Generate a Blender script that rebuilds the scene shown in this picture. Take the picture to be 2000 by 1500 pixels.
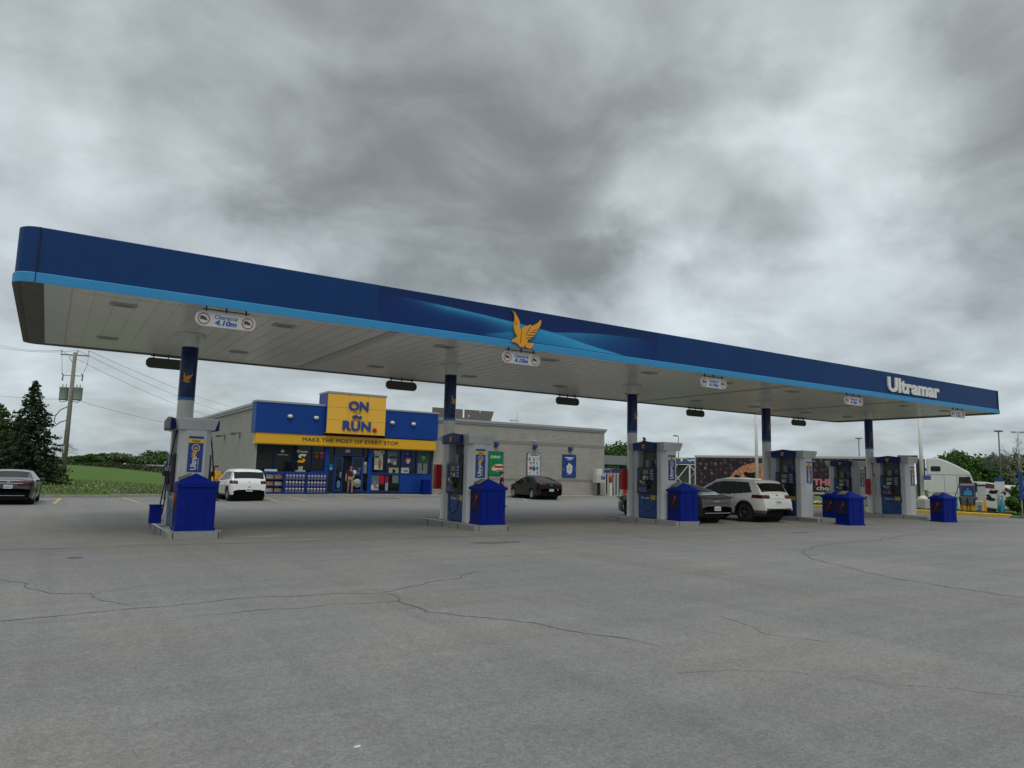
import bpy, bmesh, math, random
from mathutils import Vector, Matrix, noise as mnoise
import numpy as np
random.seed(7); rng = np.random.default_rng(7)
for o in list(bpy.data.objects): bpy.data.objects.remove(o)
S = bpy.context.scene
COL = S.collection
R = math.radians
# ------------------------------------------------------------------ camera
F, YAW, PITCH, ROLL, EYE = 1405.638, 0.5685156, 0.124950, 0.0240906, 1.566732
_cy, _sy, _cp, _sp = math.cos(YAW), math.sin(YAW), math.cos(PITCH), math.sin(PITCH)
FWD = Vector((_sy*_cp, _cy*_cp, _sp)); _r = Vector((_cy, -_sy, 0)); _u = _r.cross(FWD)
RIGHT = _r*math.cos(ROLL) + _u*math.sin(ROLL); UP = -_r*math.sin(ROLL) + _u*math.cos(ROLL)
cam_d = bpy.data.cameras.new('camera'); cam = bpy.data.objects.new('camera', cam_d); COL.objects.link(cam)
cam_d.sensor_width = 36; cam_d.lens = F/2000*36; cam_d.clip_end = 6000; cam_d.clip_start = 0.05
m = Matrix((RIGHT, UP, -FWD)).transposed().to_4x4(); m.translation = Vector((0, 0, EYE)); cam.matrix_world = m
S.camera = cam
def at(x, y, d):      # a pixel of the photograph and a distance -> a point in the world
    return (FWD + RIGHT*((x-1000)/F) - UP*((y-750)/F))*d + Vector((0, 0, EYE))
def dirpx(x, y): return (at(x, y, 1) - Vector((0, 0, EYE))).normalized()
# ------------------------------------------------------------------ view
S.view_settings.view_transform = 'Standard'; S.view_settings.look = 'None'
S.view_settings.exposure = 0.2; S.view_settings.gamma = 1
S.render.resolution_x = 1024; S.render.resolution_y = 768
# ------------------------------------------------------------------ sky
SUN_EL, SUN_AZ = R(52), R(205)     # azimuth from +Y clockwise
w = bpy.data.worlds.new('World'); S.world = w; w.use_nodes = True
nt = w.node_tree; N = nt.nodes; LK = nt.links
for n in list(N): N.remove(n)
def nd(t, **k):
    n = N.new(t)
    for a, b in k.items(): setattr(n, a, b)
    return n
def mth(op, a, b=None, c=None, clamp=False):
    n = nd('ShaderNodeMath', operation=op, use_clamp=clamp)
    for i, v in enumerate((a, b, c)):
        if v is None: continue
        if isinstance(v, (int, float)): n.inputs[i].default_value = v
        else: LK.new(v, n.inputs[i])
    return n.outputs[0]
out = nd('ShaderNodeOutputWorld'); bg = nd('ShaderNodeBackground'); LK.new(bg.outputs[0], out.inputs[0])
tc = nd('ShaderNodeTexCoord'); sep = nd('ShaderNodeSeparateXYZ'); LK.new(tc.outputs['Generated'], sep.inputs[0])
zc = mth('MAXIMUM', sep.outputs[2], 0.0)
zz = mth('ADD', zc, 0.24)
comb = nd('ShaderNodeCombineXYZ'); LK.new(mth('DIVIDE', sep.outputs[0], zz), comb.inputs[0]); LK.new(mth('DIVIDE', sep.outputs[1], zz), comb.inputs[1])
def fbm(scale, detail, rough, off, vec):
    mp = nd('ShaderNodeMapping'); mp.inputs['Location'].default_value = off; LK.new(vec, mp.inputs['Vector'])
    n = nd('ShaderNodeTexNoise'); n.inputs['Scale'].default_value = scale; n.inputs['Detail'].default_value = detail; n.inputs['Roughness'].default_value = rough
    LK.new(mp.outputs[0], n.inputs['Vector']); return n
n1 = fbm(0.9, 9, 0.52, (3.1, 7.4, 0.3), comb.outputs[0])
n2 = fbm(3.0, 9, 0.54, (1.1, 2.4, 5.3), comb.outputs[0])
for n_ in (n1, n2): n_.inputs['Distortion'].default_value = .35
nw = fbm(2.6, 6, 0.55, (4.1, 0.4, 2.3), tc.outputs['Generated'])
nw2 = fbm(9.0, 6, 0.55, (1.1, 3.4, 2.3), tc.outputs['Generated'])
# warped direction for the large cloud masses
sub = nd('ShaderNodeVectorMath', operation='SUBTRACT'); LK.new(nw.outputs['Color'], sub.inputs[0]); sub.inputs[1].default_value = (.5, .5, .5)
scl = nd('ShaderNodeVectorMath', operation='SCALE'); LK.new(sub.outputs[0], scl.inputs[0]); scl.inputs['Scale'].default_value = 0.34
sub2 = nd('ShaderNodeVectorMath', operation='SUBTRACT'); LK.new(nw2.outputs['Color'], sub2.inputs[0]); sub2.inputs[1].default_value = (.5, .5, .5)
scl2 = nd('ShaderNodeVectorMath', operation='SCALE'); LK.new(sub2.outputs[0], scl2.inputs[0]); scl2.inputs['Scale'].default_value = 0.16
add = nd('ShaderNodeVectorMath', operation='ADD'); LK.new(tc.outputs['Generated'], add.inputs[0]); LK.new(scl.outputs[0], add.inputs[1])
add2 = nd('ShaderNodeVectorMath', operation='ADD'); LK.new(add.outputs[0], add2.inputs[0]); LK.new(scl2.outputs[0], add2.inputs[1])
lum = mth('ADD', mth('MULTIPLY', mth('SUBTRACT', n1.outputs['Fac'], .5), .50), mth('MULTIPLY', mth('SUBTRACT', n2.outputs['Fac'], .5), .62))
lum = mth('ADD', lum, .425)
# cloud masses: where they stand on the sky dome (direction, radius, brightness change, hardness of the edge)
BL = [((640, 230), .36, -.12, .5), ((560, 60), .24, -.02, .4), ((1100, 430), .12, -.06, .7), ((900, 380), .24, -.06, .5), ((1120, 120), .34, -.09, .5),
      ((110, 210), .13, .10, .3), ((330, 420), .15, .15, .4), ((80, 480), .20, .10, .3), ((480, 540), .13, .06, .4),
      ((1640, 270), .13, .19, .4), ((1560, 90), .12, .10, .4), ((1450, 540), .18, .10, .4), ((1660, 570), .12, .20, .5), ((1300, 660), .14, .12, .4),
      ((1930, 200), .22, -.10, .5), ((1760, 640), .13, -.14, .7), ((1500, 520), .09, -.08, .6), ((1960, 640), .12, .14, .4), ((1850, 790), .14, .02, .4),
      ((300, 850), .14, -.02, .4), ((1050, 790), .14, .10, .4), ((1330, 800), .14, .12, .4), ((120, 740), .12, .12, .4), ((620, 740), .16, .12, .4), ((1800, 860), .12, .08, .4)]
for (px, py), rad, dl, hd_ in BL:
    c = dirpx(px, py)
    ds = nd('ShaderNodeVectorMath', operation='DISTANCE'); LK.new(add2.outputs[0], ds.inputs[0]); ds.inputs[1].default_value = c
    mr = nd('ShaderNodeMapRange', interpolation_type='SMOOTHSTEP'); LK.new(ds.outputs['Value'], mr.inputs[0])
    mr.inputs[1].default_value = rad*hd_*.9; mr.inputs[2].default_value = rad*1.25; mr.inputs[3].default_value = dl; mr.inputs[4].default_value = 0
    lum = mth('ADD', lum, mr.outputs[0])
lum = mth('MULTIPLY_ADD', mth('SUBTRACT', lum, .45), .90, .45)
lum = mth('SMOOTH_MAX', mth('SMOOTH_MIN', lum, .80, .12), .20, .14)
# an overcast sky is brighter towards the zenith
zen = nd('ShaderNodeMapRange', interpolation_type='SMOOTHSTEP'); LK.new(sep.outputs[2], zen.inputs[0])
zen.inputs[1].default_value = .62; zen.inputs[2].default_value = .95; zen.inputs[3].default_value = 1; zen.inputs[4].default_value = 2.6
lum = mth('MULTIPLY', lum, zen.outputs[0])
tint = nd('ShaderNodeMix', data_type='RGBA'); tint.inputs['A'].default_value = (.908, 1.0, 1.042, 1); tint.inputs['B'].default_value = (.875, .995, 1.06, 1)
hz = nd('ShaderNodeMapRange'); LK.new(sep.outputs[2], hz.inputs[0]); hz.inputs[1].default_value = .35; hz.inputs[2].default_value = .02; LK.new(hz.outputs[0], tint.inputs['Factor'])
cl = nd('ShaderNodeVectorMath', operation='SCALE'); LK.new(tint.outputs['Result'], cl.inputs[0]); LK.new(lum, cl.inputs['Scale'])
sky = nd('ShaderNodeTexSky', sky_type='NISHITA'); sky.sun_disc = False; sky.sun_elevation = SUN_EL; sky.sun_rotation = SUN_AZ; sky.air_density = 1; sky.dust_density = 3
sk = nd('ShaderNodeVectorMath', operation='SCALE'); LK.new(sky.outputs[0], sk.inputs[0]); sk.inputs['Scale'].default_value = .1
mix = nd('ShaderNodeMix', data_type='RGBA'); mix.inputs['Factor'].default_value = .93; LK.new(sk.outputs[0], mix.inputs['A']); LK.new(cl.outputs[0], mix.inputs['B'])
LK.new(mix.outputs['Result'], bg.inputs['Color']); bg.inputs['Strength'].default_value = 1.0
w.cycles.sampling_method = 'MANUAL'; w.cycles.sample_map_resolution = 512
sd = bpy.data.lights.new('sun', 'SUN'); sd.energy = 0.8; sd.angle = R(24); sd.color = (1, .95, .86)
so = bpy.data.objects.new('sun', sd); COL.objects.link(so)
sdir = Vector((math.sin(SUN_AZ)*math.cos(SUN_EL), math.cos(SUN_AZ)*math.cos(SUN_EL), math.sin(SUN_EL)))
so.rotation_euler = sdir.to_track_quat('Z', 'Y').to_euler()
# ------------------------------------------------------------------ materials
def lin(c):
    return tuple(((v/255)/12.92 if v/255 <= .04045 else ((v/255+.055)/1.055)**2.4) for v in c)
MATS = {}
def mat(name, col, rough=.6, metal=0, var=.06, vscale=3, spec=.5, coat=0, bump=0, bscale=60, dirt=0, alpha=None):
    """Principled material; col in linear reflectance; gentle uneven wear from noise"""
    if name in MATS: return MATS[name]
    m = bpy.data.materials.new(name); m.use_nodes = True; t = m.node_tree; b = t.nodes['Principled BSDF']
    b.inputs['Roughness'].default_value = rough; b.inputs['Metallic'].default_value = metal
    b.inputs['Specular IOR Level'].default_value = spec
    if coat: b.inputs['Coat Weight'].default_value = coat; b.inputs['Coat Roughness'].default_value = .04
    tcn = t.nodes.new('ShaderNodeTexCoord'); nz = t.nodes.new('ShaderNodeTexNoise'); nz.inputs['Scale'].default_value = vscale; nz.inputs['Detail'].default_value = 5
    t.links.new(tcn.outputs['Object'], nz.inputs['Vector'])
    mx = t.nodes.new('ShaderNodeMix'); mx.data_type = 'RGBA'
    mx.inputs['A'].default_value = (*[c*(1-var*1.6) for c in col], 1); mx.inputs['B'].default_value = (*[min(1, c*(1+var*1.6)) for c in col], 1)
    t.links.new(nz.outputs['Fac'], mx.inputs['Factor']); last = mx.outputs['Result']
    if dirt:
        nz2 = t.nodes.new('ShaderNodeTexNoise'); nz2.inputs['Scale'].default_value = vscale*2.3; nz2.inputs['Detail'].default_value = 8; nz2.inputs['Roughness'].default_value = .7
        t.links.new(tcn.outputs['Object'], nz2.inputs['Vector'])
        rp = t.nodes.new('ShaderNodeMapRange'); rp.inputs[1].default_value = .5; rp.inputs[2].default_value = .75; rp.inputs[4].default_value = dirt
        t.links.new(nz2.outputs['Fac'], rp.inputs[0])
        m2 = t.nodes.new('ShaderNodeMix'); m2.data_type = 'RGBA'; m2.inputs['B'].default_value = (.10, .09, .075, 1)
        t.links.new(last, m2.inputs['A']); t.links.new(rp.outputs[0], m2.inputs['Factor']); last = m2.outputs['Result']
    t.links.new(last, b.inputs['Base Color'])
    if bump:
        n3 = t.nodes.new('ShaderNodeTexNoise'); n3.inputs['Scale'].default_value = bscale; n3.inputs['Detail'].default_value = 3
        t.links.new(tcn.outputs['Object'], n3.inputs['Vector'])
        bp = t.nodes.new('ShaderNodeBump'); bp.inputs['Strength'].default_value = bump; bp.inputs['Distance'].default_value = .02
        t.links.new(n3.outputs['Fac'], bp.inputs['Height']); t.links.new(bp.outputs[0], b.inputs['Normal'])
    MATS[name] = m; return m
def vmat(name, rough=.45, coat=0):
    if name in MATS: return MATS[name]
    m = bpy.data.materials.new(name); m.use_nodes = True; t = m.node_tree; b = t.nodes['Principled BSDF']
    a = t.nodes.new('ShaderNodeAttribute'); a.attribute_name = 'Col'; t.links.new(a.outputs['Color'], b.inputs['Base Color'])
    b.inputs['Roughness'].default_value = rough; b.inputs['Coat Weight'].default_value = coat; b.inputs['Specular IOR Level'].default_value = .2
    MATS[name] = m; return m
NAVY = mat('navy_fascia', (.0035, .036, .140), .45, var=.10, vscale=.8, spec=.2)
NAVY2 = mat('navy_corner', (.0035, .036, .140), .45, var=.08, spec=.2)
CYAN = mat('light_blue_stripe', (.020, .24, .50), .4, var=.08, vscale=1.2, dirt=.12)
SEAM = mat('dark_seam', (.004, .008, .02), .7)
SOFFIT = mat('soffit_metal', (.80, .785, .735), .27, var=.06, vscale=.6, dirt=.08)
WHITE = mat('white_paint', (.72, .72, .70), .45, dirt=.25)
OFFW = mat('off_white', (.60, .60, .57), .5)
COLW = mat('column_paint', (.72, .72, .685), .45, var=.05, dirt=.22, vscale=2)
GREYT = mat('pump_grey', (.47, .485, .50), .36, metal=.0, var=.06, dirt=.15)
GREYD = mat('pump_dark_grey', (.10, .105, .11), .5)
BLACK = mat('black_plastic', (.012, .012, .013), .4)
RUBBER = mat('black_rubber', (.012, .012, .012), .75)
BLUE = mat('store_blue', (.0022, .046, .25), .45, var=.08, vscale=.9, spec=.3)
BINB = mat('bin_blue', (.0006, .011, .180), .5, var=.18, vscale=2.5, spec=.14, dirt=.06)
PUMPB = mat('pump_blue', (.006, .045, .20), .3, var=.05)
PUMPN = mat('pump_navy', (.003, .014, .115), .4, spec=.3)
YEL = mat('sign_yellow', (.82, .46, .05), .45, var=.04, vscale=.8)
YEL2 = mat('band_yellow', (.74, .40, .012), .45, var=.05, vscale=.8)
ORNG = mat('bird_orange', (.70, .30, .012), .45)
RED = mat('red_paint', (.42, .012, .012), .45)
KERBY = mat('kerb_yellow', (.68, .44, .05), .7, dirt=.35)
CONC = mat('concrete', (.33, .325, .30), .85, var=.12, vscale=2, dirt=.5, bump=.3)
KERB = mat('kerb_concrete', (.27, .265, .25), .85, var=.15, vscale=2, dirt=.4, bump=.3)
STEEL = mat('steel_edge', (.38, .38, .37), .35, metal=.6, dirt=.4, vscale=5)
METALC = mat('metal_cap', (.36, .37, .38), .4, metal=.3)
GLASS = mat('dark_glass', (.006, .008, .009), .04, spec=.42)
CARGL = mat('car_glass', (.005, .006, .006), .07, spec=.28)
WOOD = mat('weathered_wood', (.21, .195, .165), .9, var=.2, vscale=3)
GREEN = mat('poster_green', (.01, .22, .09), .5)
DGREEN = mat('dark_green', (.01, .08, .035), .5)
PAPER = mat('paper_white', (.62, .63, .62), .7)
CHROME = mat('chrome', (.6, .6, .6), .2, metal=1)
TAIL = mat('tail_red', (.035, .002, .003), .3, spec=.3)
TAILL = mat('tail_red_bright', (.15, .008, .010), .3, spec=.3)
TEAL = mat('teal', (.03, .28, .40), .45)
LGREY = mat('light_grey', (.45, .45, .44), .5)
MGREY = mat('mid_grey', (.22, .22, .22), .6)
DSIGN = mat('dark_sign_back', (.085, .087, .072), .7)
# ------------------------------------------------------------------ helpers
def tag(o, label=None, cat=None, group=None, kind=None):
    if label: o['label'] = label
    if cat: o['category'] = cat
    if group: o['group'] = group
    if kind: o['kind'] = kind
    return o
def link(name, me, parent=None, loc=None, rz=None):
    o = bpy.data.objects.new(name, me); COL.objects.link(o)
    if parent is not None: o.parent = parent
    if loc is not None: o.location = loc
    if rz is not None: o.rotation_euler[2] = rz
    return o
def thing(name, label, cat, loc=(0, 0, 0), rz=0, group=None):
    o = bpy.data.objects.new(name, None); COL.objects.link(o); o.location = loc; o.rotation_euler[2] = rz; o.empty_display_size = .3
    return tag(o, label, cat, group)
def kids(o): return [c for c in bpy.data.objects if c.parent is o]
def copy_tree(o, parent=None):
    c = o.copy(); COL.objects.link(c)
    if parent is not None: c.parent = parent
    for ch in kids(o): copy_tree(ch, c)
    return c
class MB:
    """collects shapes into one mesh"""
    def __init__(s): s.v = []; s.f = []; s.mi = []; s.sm = []; s.cur = 0; s.smooth = False
    def add(s, vs, fs):
        b = len(s.v); s.v += [tuple(v) for v in vs]
        for f in fs: s.f.append([b+i for i in f]); s.mi.append(s.cur); s.sm.append(s.smooth)
        return s
    def box(s, x0, x1, y0, y1, z0, z1, bev=0):
        if bev <= 0:
            s.add([(x0, y0, z0), (x1, y0, z0), (x1, y1, z0), (x0, y1, z0), (x0, y0, z1), (x1, y0, z1), (x1, y1, z1), (x0, y1, z1)],
                  [(3, 2, 1, 0), (4, 5, 6, 7), (0, 1, 5, 4), (1, 2, 6, 5), (2, 3, 7, 6), (3, 0, 4, 7)])
        else:
            b = bmesh.new(); bmesh.ops.create_cube(b, size=1)
            for v in b.verts: v.co = ((x0+x1)/2+v.co.x*(x1-x0), (y0+y1)/2+v.co.y*(y1-y0), (z0+z1)/2+v.co.z*(z1-z0))
            bmesh.ops.bevel(b, geom=b.edges[:], offset=bev, segments=2, affect='EDGES', profile=.6)
            b.verts.index_update(); s.add([v.co for v in b.verts], [[v.index for v in f.verts] for f in b.faces]); b.free()
        return s
    def prism(s, poly, a0, a1, axis='y', bev=0):
        """polygon in the plane across axis, from a0 to a1. axis y: poly=(x,z); x: poly=(y,z); z: poly=(x,y)"""
        n = len(poly)
        def P(p, a): return {'y': (p[0], a, p[1]), 'x': (a, p[0], p[1]), 'z': (p[0], p[1], a)}[axis]
        vs = [P(p, a0) for p in poly]+[P(p, a1) for p in poly]
        fs = [list(range(n))[::-1], list(range(n, 2*n))]+[[i, (i+1) % n, n+(i+1) % n, n+i] for i in range(n)]
        b = bmesh.new(); bv = [b.verts.new(v) for v in vs]
        for f in fs: b.faces.new([bv[i] for i in f])
        bmesh.ops.recalc_face_normals(b, faces=b.faces[:])
        if bev: bmesh.ops.bevel(b, geom=b.edges[:], offset=bev, segments=2, affect='EDGES', profile=.6)
        bmesh.ops.triangulate(b, faces=[f for f in b.faces if len(f.verts) > 4])
        b.verts.index_update(); s.add([v.co for v in b.verts], [[v.index for v in f.verts] for f in b.faces]); b.free(); return s
    def cyl(s, p0, p1, r0, r1=None, n=12, caps=True):
        p0 = Vector(p0); p1 = Vector(p1); r1 = r0 if r1 is None else r1; d = (p1-p0).normalized()
        a = d.orthogonal().normalized(); b = d.cross(a); vs = []
        for p, r in ((p0, r0), (p1, r1)):
            for i in range(n): t = 2*math.pi*i/n; vs.append(p+a*math.cos(t)*r+b*math.sin(t)*r)
        sm = s.smooth; s.smooth = True
        base = len(s.v); s.add(vs, [(i, (i+1) % n, n+(i+1) % n, n+i) for i in range(n)])
        s.smooth = sm
        if caps:
            s.f.append([base+i for i in range(n)][::-1]); s.mi.append(s.cur); s.sm.append(False)
            s.f.append([base+n+i for i in range(n)]); s.mi.append(s.cur); s.sm.append(False)
        return s
    def tube(s, pts, r, n=6):
        pts = [Vector(p) for p in pts]
        for a, b in zip(pts, pts[1:]): s.cyl(a, b, r, r, n, True)
        return s
    def lathe(s, prof, n=24, c=(0, 0, 0), axis='z', smooth=True):
        sm = s.smooth; s.smooth = smooth; vs = []
        for r, h in prof:
            for i in range(n):
                t = 2*math.pi*i/n; x, y = r*math.cos(t), r*math.sin(t)
                vs.append({'z': (c[0]+x, c[1]+y, c[2]+h), 'x': (c[0]+h, c[1]+x, c[2]+y), 'y': (c[0]+x, c[1]+h, c[2]+y)}[axis])
        fs = [(k*n+i, k*n+(i+1) % n, (k+1)*n+(i+1) % n, (k+1)*n+i) for k in range(len(prof)-1) for i in range(n)]
        s.add(vs, fs); s.smooth = sm; return s
    def ico(s, c, rx, ry, rz, sub=2):
        b = bmesh.new(); bmesh.ops.create_icosphere(b, subdivisions=sub, radius=1); b.verts.index_update()
        sm = s.smooth; s.smooth = True
        s.add([(c[0]+v.co.x*rx, c[1]+v.co.y*ry, c[2]+v.co.z*rz) for v in b.verts], [[v.index for v in f.verts] for f in b.faces]); b.free(); s.smooth = sm; return s
    def mesh(s, name, mats):
        me = bpy.data.meshes.new(name); me.from_pydata(s.v, [], s.f)
        for m_ in (mats if isinstance(mats, (list, tuple)) else [mats]): me.materials.append(m_)
        me.polygons.foreach_set('material_index', s.mi); me.polygons.foreach_set('use_smooth', s.sm)
        b = bmesh.new(); b.from_mesh(me); bmesh.ops.recalc_face_normals(b, faces=b.faces[:]); b.to_mesh(me); b.free(); me.update(); return me
    def build(s, name, mats, parent=None, loc=None, rz=None): return link(name, s.mesh(name, mats), parent, loc, rz)
def arc(cx, cy, r, a0, a1, n=6): return [(cx+r*math.cos(R(a0+(a1-a0)*i/n)), cy+r*math.sin(R(a0+(a1-a0)*i/n))) for i in range(n+1)]
def rrect(x0, x1, y0, y1, r, n=5):
    return arc(x1-r, y0+r, r, -90, 0, n)+arc(x1-r, y1-r, r, 0, 90, n)+arc(x0+r, y1-r, r, 90, 180, n)+arc(x0+r, y0+r, r, 180, 270, n)
def text_mesh(body, width=None, height=None, bold=.02, extrude=.02, shear=0, space=1.0):
    cu = bpy.data.curves.new('lettering', 'FONT'); cu.body = body; cu.size = 1; cu.offset = bold; cu.extrude = extrude; cu.shear = shear
    cu.space_character = space; cu.align_x = 'CENTER'; cu.align_y = 'CENTER'; cu.resolution_u = 3
    o = bpy.data.objects.new('tmp', cu); COL.objects.link(o); dg = bpy.context.evaluated_depsgraph_get(); dg.update()
    me = bpy.data.meshes.new_from_object(o.evaluated_get(dg)); bpy.data.objects.remove(o); me.materials.clear()
    co = np.empty(len(me.vertices)*3); me.vertices.foreach_get('co', co); co = co.reshape(-1, 3)
    lo, hi = co.min(0), co.max(0); c = (lo+hi)/2; sx = width/(hi[0]-lo[0]) if width else None; sy = height/(hi[1]-lo[1]) if height else sx
    if sx is None: sx = sy
    co[:, 0] = (co[:, 0]-c[0])*sx; co[:, 1] = (co[:, 1]-c[1])*sy; return co, [list(p.vertices) for p in me.polygons]
def lettering(mb, body, cx, y, cz, width=None, height=None, ext=.01, rot=0, face='-y', **k):
    """adds letters standing in an upright plane to the MB; cx, cz centre; proud by ext towards the viewer"""
    co, fs = text_mesh(body, width, height, extrude=.5, **k)
    z = co[:, 2]; rngz = max(z.max()-z.min(), 1e-6); d = (z-z.min())/rngz*ext
    u, v = co[:, 0], co[:, 1]; c, s_ = math.cos(R(rot)), math.sin(R(rot)); u, v = u*c-v*s_, u*s_+v*c
    if face == '-y': vs = np.stack([cx+u, y-d, cz+v], 1)
    elif face == '-x': vs = np.stack([y-d, cx-u, cz+v], 1)
    elif face == '+x': vs = np.stack([y+d, cx+u, cz+v], 1)
    mb.add([tuple(q) for q in vs], fs); return mb
def picture(name, x0, x1, z0, z1, y, nx, nz, fn, parent=None, rough=.45, face='-y'):
    """a printed panel: colours given by fn(u, v) in sRGB 0-255"""
    vs = []; cols = []
    for j in range(nz+1):
        for i in range(nx+1):
            u, v = i/nx, j/nz; X = x0+(x1-x0)*u; Z = z0+(z1-z0)*v
            vs.append((X, y, Z) if face == '-y' else ((y, X, Z))); cols.append((*lin(fn(u, v)), 1))
    fs = [(j*(nx+1)+i, j*(nx+1)+i+1, (j+1)*(nx+1)+i+1, (j+1)*(nx+1)+i) for j in range(nz) for i in range(nx)]
    me = bpy.data.meshes.new(name); me.from_pydata(vs, [], fs); a = me.color_attributes.new('Col', 'FLOAT_COLOR', 'POINT')
    a.data.foreach_set('color', np.array(cols, dtype=np.float32).ravel()); me.materials.append(vmat('printed_panel', rough)); me.update()
    return link(name, me, parent)
# the bird emblem, traced in its own unit square (x right, z up)
BIRD = [(.04, 1.0), (.13, .92), (.22, .80), (.27, .71), (.28, .55), (.31, .48), (.36, .56), (.48, .62), (.60, .66), (.62, .69), (.64, .65), (.78, .70),
        (.90, .78), (.97, .86), (.985, .80), (.96, .70), (.90, .61), (.84, .56), (.86, .52), (.80, .48), (.82, .44), (.74, .41), (.75, .37), (.66, .33), (.66, .29), (.56, .25),
        (.52, .19), (.58, .165), (.70, .18), (.75, .16), (.72, .08), (.62, .0), (.52, .03), (.46, .05), (.42, .02), (.30, .03), (.22, .10), (.12, .13), (.03, .13), (.02, .17), (.10, .22), (.16, .25),
        (.20, .30), (.12, .42), (.085, .55), (.09, .66), (.115, .75), (.10, .88)]
def bird(mb, cx, y, cz, wd, ht, ext=.02, face='-y'):
    p = [((a-.5)*wd, (b-.5)*ht) for a, b in BIRD]
    if face == '-y': mb.prism([(cx+a, cz+b) for a, b in p], y-ext, y, 'y')
    elif face == '-x': mb.prism([(cx-a, cz+b) for a, b in p], y-ext, y, 'x')
    elif face == '+x': mb.prism([(cx+a, cz+b) for a, b in p], y, y+ext, 'x')
    return mb
def sstep(t): t = max(0, min(1, t)); return t*t*(3-2*t)
G0 = -.06
def gz(x, y):           # height of the paved lot
    t = sstep((y-26)/12); L = -.19+.22*max(0, min(1, (x-2)/10)); return G0+t*(L-G0)
# ================================================================== SETTING
def asphalt_mat():
    m = bpy.data.materials.new('asphalt'); m.use_nodes = True; t = m.node_tree; b = t.nodes['Principled BSDF']; b.inputs['Roughness'].default_value = .82; b.inputs['Specular IOR Level'].default_value = .35
    tcn = t.nodes.new('ShaderNodeTexCoord')
    def nz(sc, det, rough=.55, mp=None):
        n = t.nodes.new('ShaderNodeTexNoise'); n.inputs['Scale'].default_value = sc; n.inputs['Detail'].default_value = det; n.inputs['Roughness'].default_value = rough
        if mp:
            q = t.nodes.new('ShaderNodeMapping'); q.inputs['Scale'].default_value = mp[0]; q.inputs['Rotation'].default_value = (0, 0, mp[1]); t.links.new(tcn.outputs['Object'], q.inputs[0]); t.links.new(q.outputs[0], n.inputs['Vector'])
        else: t.links.new(tcn.outputs['Object'], n.inputs['Vector'])
        return n.outputs['Fac']
    def mr(s, a, b_, c, d):
        n = t.nodes.new('ShaderNodeMapRange'); n.inputs[1].default_value = a; n.inputs[2].default_value = b_; n.inputs[3].default_value = c; n.inputs[4].default_value = d; t.links.new(s, n.inputs[0]); return n.outputs[0]
    def mu(a, b_):
        n = t.nodes.new('ShaderNodeMath'); n.operation = 'MULTIPLY'
        t.links.new(a, n.inputs[0]); t.links.new(b_, n.inputs[1]); return n.outputs[0]
    f = mr(nz(.16, 6, .6), .35, .65, .91, 1.07)
    f = mu(f, mr(nz(1.6, 6, .65), .3, .7, .95, 1.05))
    f = mu(f, mr(nz(13, 4, .7), .3, .7, .88, 1.12))
    f = mu(f, mr(nz(.8, 5, .6, ((.25, 2.6, 1), R(-6))), .35, .7, .92, 1.07))
    f = mu(f, mr(nz(.5, 5, .6, ((3.0, .12, 1), R(78))), .5, .68, 1.0, .88))
    f = mu(f, mr(nz(.9, 4, .6, ((2.2, .10, 1), R(62))), .54, .70, 1.0, 1.09))
    f = mu(f, mr(nz(38, 3, .7), .25, .75, .68, 1.32))
    f = mu(f, mr(nz(150, 2, .8), .3, .7, .52, 1.48))
    sp = mr(nz(95, 1, .5), .70, .78, 1.0, .38); f = mu(f, sp)
    f = mu(f, mr(nz(70, 1, .5, ((1, 1, 1), 1.0)), .72, .80, 1.0, 1.9))
    cc = t.nodes.new('ShaderNodeMix'); cc.data_type = 'RGBA'; cc.inputs['A'].default_value = (.202, .197, .190, 1); cc.inputs['B'].default_value = (.212, .202, .188, 1)
    t.links.new(mr(nz(.35, 3), .4, .6, 0, 1), cc.inputs['Factor'])
    vs = t.nodes.new('ShaderNodeVectorMath'); vs.operation = 'SCALE'; t.links.new(cc.outputs['Result'], vs.inputs[0]); t.links.new(f, vs.inputs['Scale']); t.links.new(vs.outputs[0], b.inputs['Base Color'])
    bp = t.nodes.new('ShaderNodeBump'); bp.inputs['Strength'].default_value = .55; bp.inputs['Distance'].default_value = .006
    t.links.new(nz(110, 3, .7), bp.inputs['Height']); t.links.new(bp.outputs[0], b.inputs['Normal']); return m
ASPH = asphalt_mat()
def pad_mat():
    m = mat('forecourt_concrete', (.215, .205, .180), .8, var=.16, vscale=.5, dirt=.35, bump=.35, bscale=80); return m
PAD = pad_mat()
def sheet(name, xs, ys, zf, m, skip=None, kind='structure'):
    vs = [(x, y, zf(x, y)) for y in ys for x in xs]; nx = len(xs); fs = []
    for j in range(len(ys)-1):
        for i in range(nx-1):
            if skip and skip((xs[i]+xs[i+1])/2, (ys[j]+ys[j+1])/2): continue
            fs.append((j*nx+i, j*nx+i+1, (j+1)*nx+i+1, (j+1)*nx+i))
    me = bpy.data.meshes.new(name); me.from_pydata(vs, [], fs); me.materials.append(m); me.polygons.foreach_set('use_smooth', [True]*len(fs)); me.update()
    return tag(link(name, me), kind=kind)
XK = 42.3      # the yellow kerb on the right
YK = 44.4      # kerb on the left, in front of the field
xs = [-90, -60, -40, -30, -20, -12]+[i for i in range(-8, 42, 2)]+[XK]
ys = [-40, -20, -10]+[i for i in range(-4, 44, 2)]+[YK]
sheet('asphalt_lot', xs, ys, gz, ASPH)
sheet('rear_lane', [35.6, 38, 40, XK], [YK, 50, 60, 72], lambda x, y: gz(x, YK), ASPH)
sheet('concrete_pad', [-14]+[i for i in range(-12, 41, 2)], [16.65, 18, 20, 22, 24.3], lambda x, y: gz(x, y)+.004, PAD)
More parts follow.
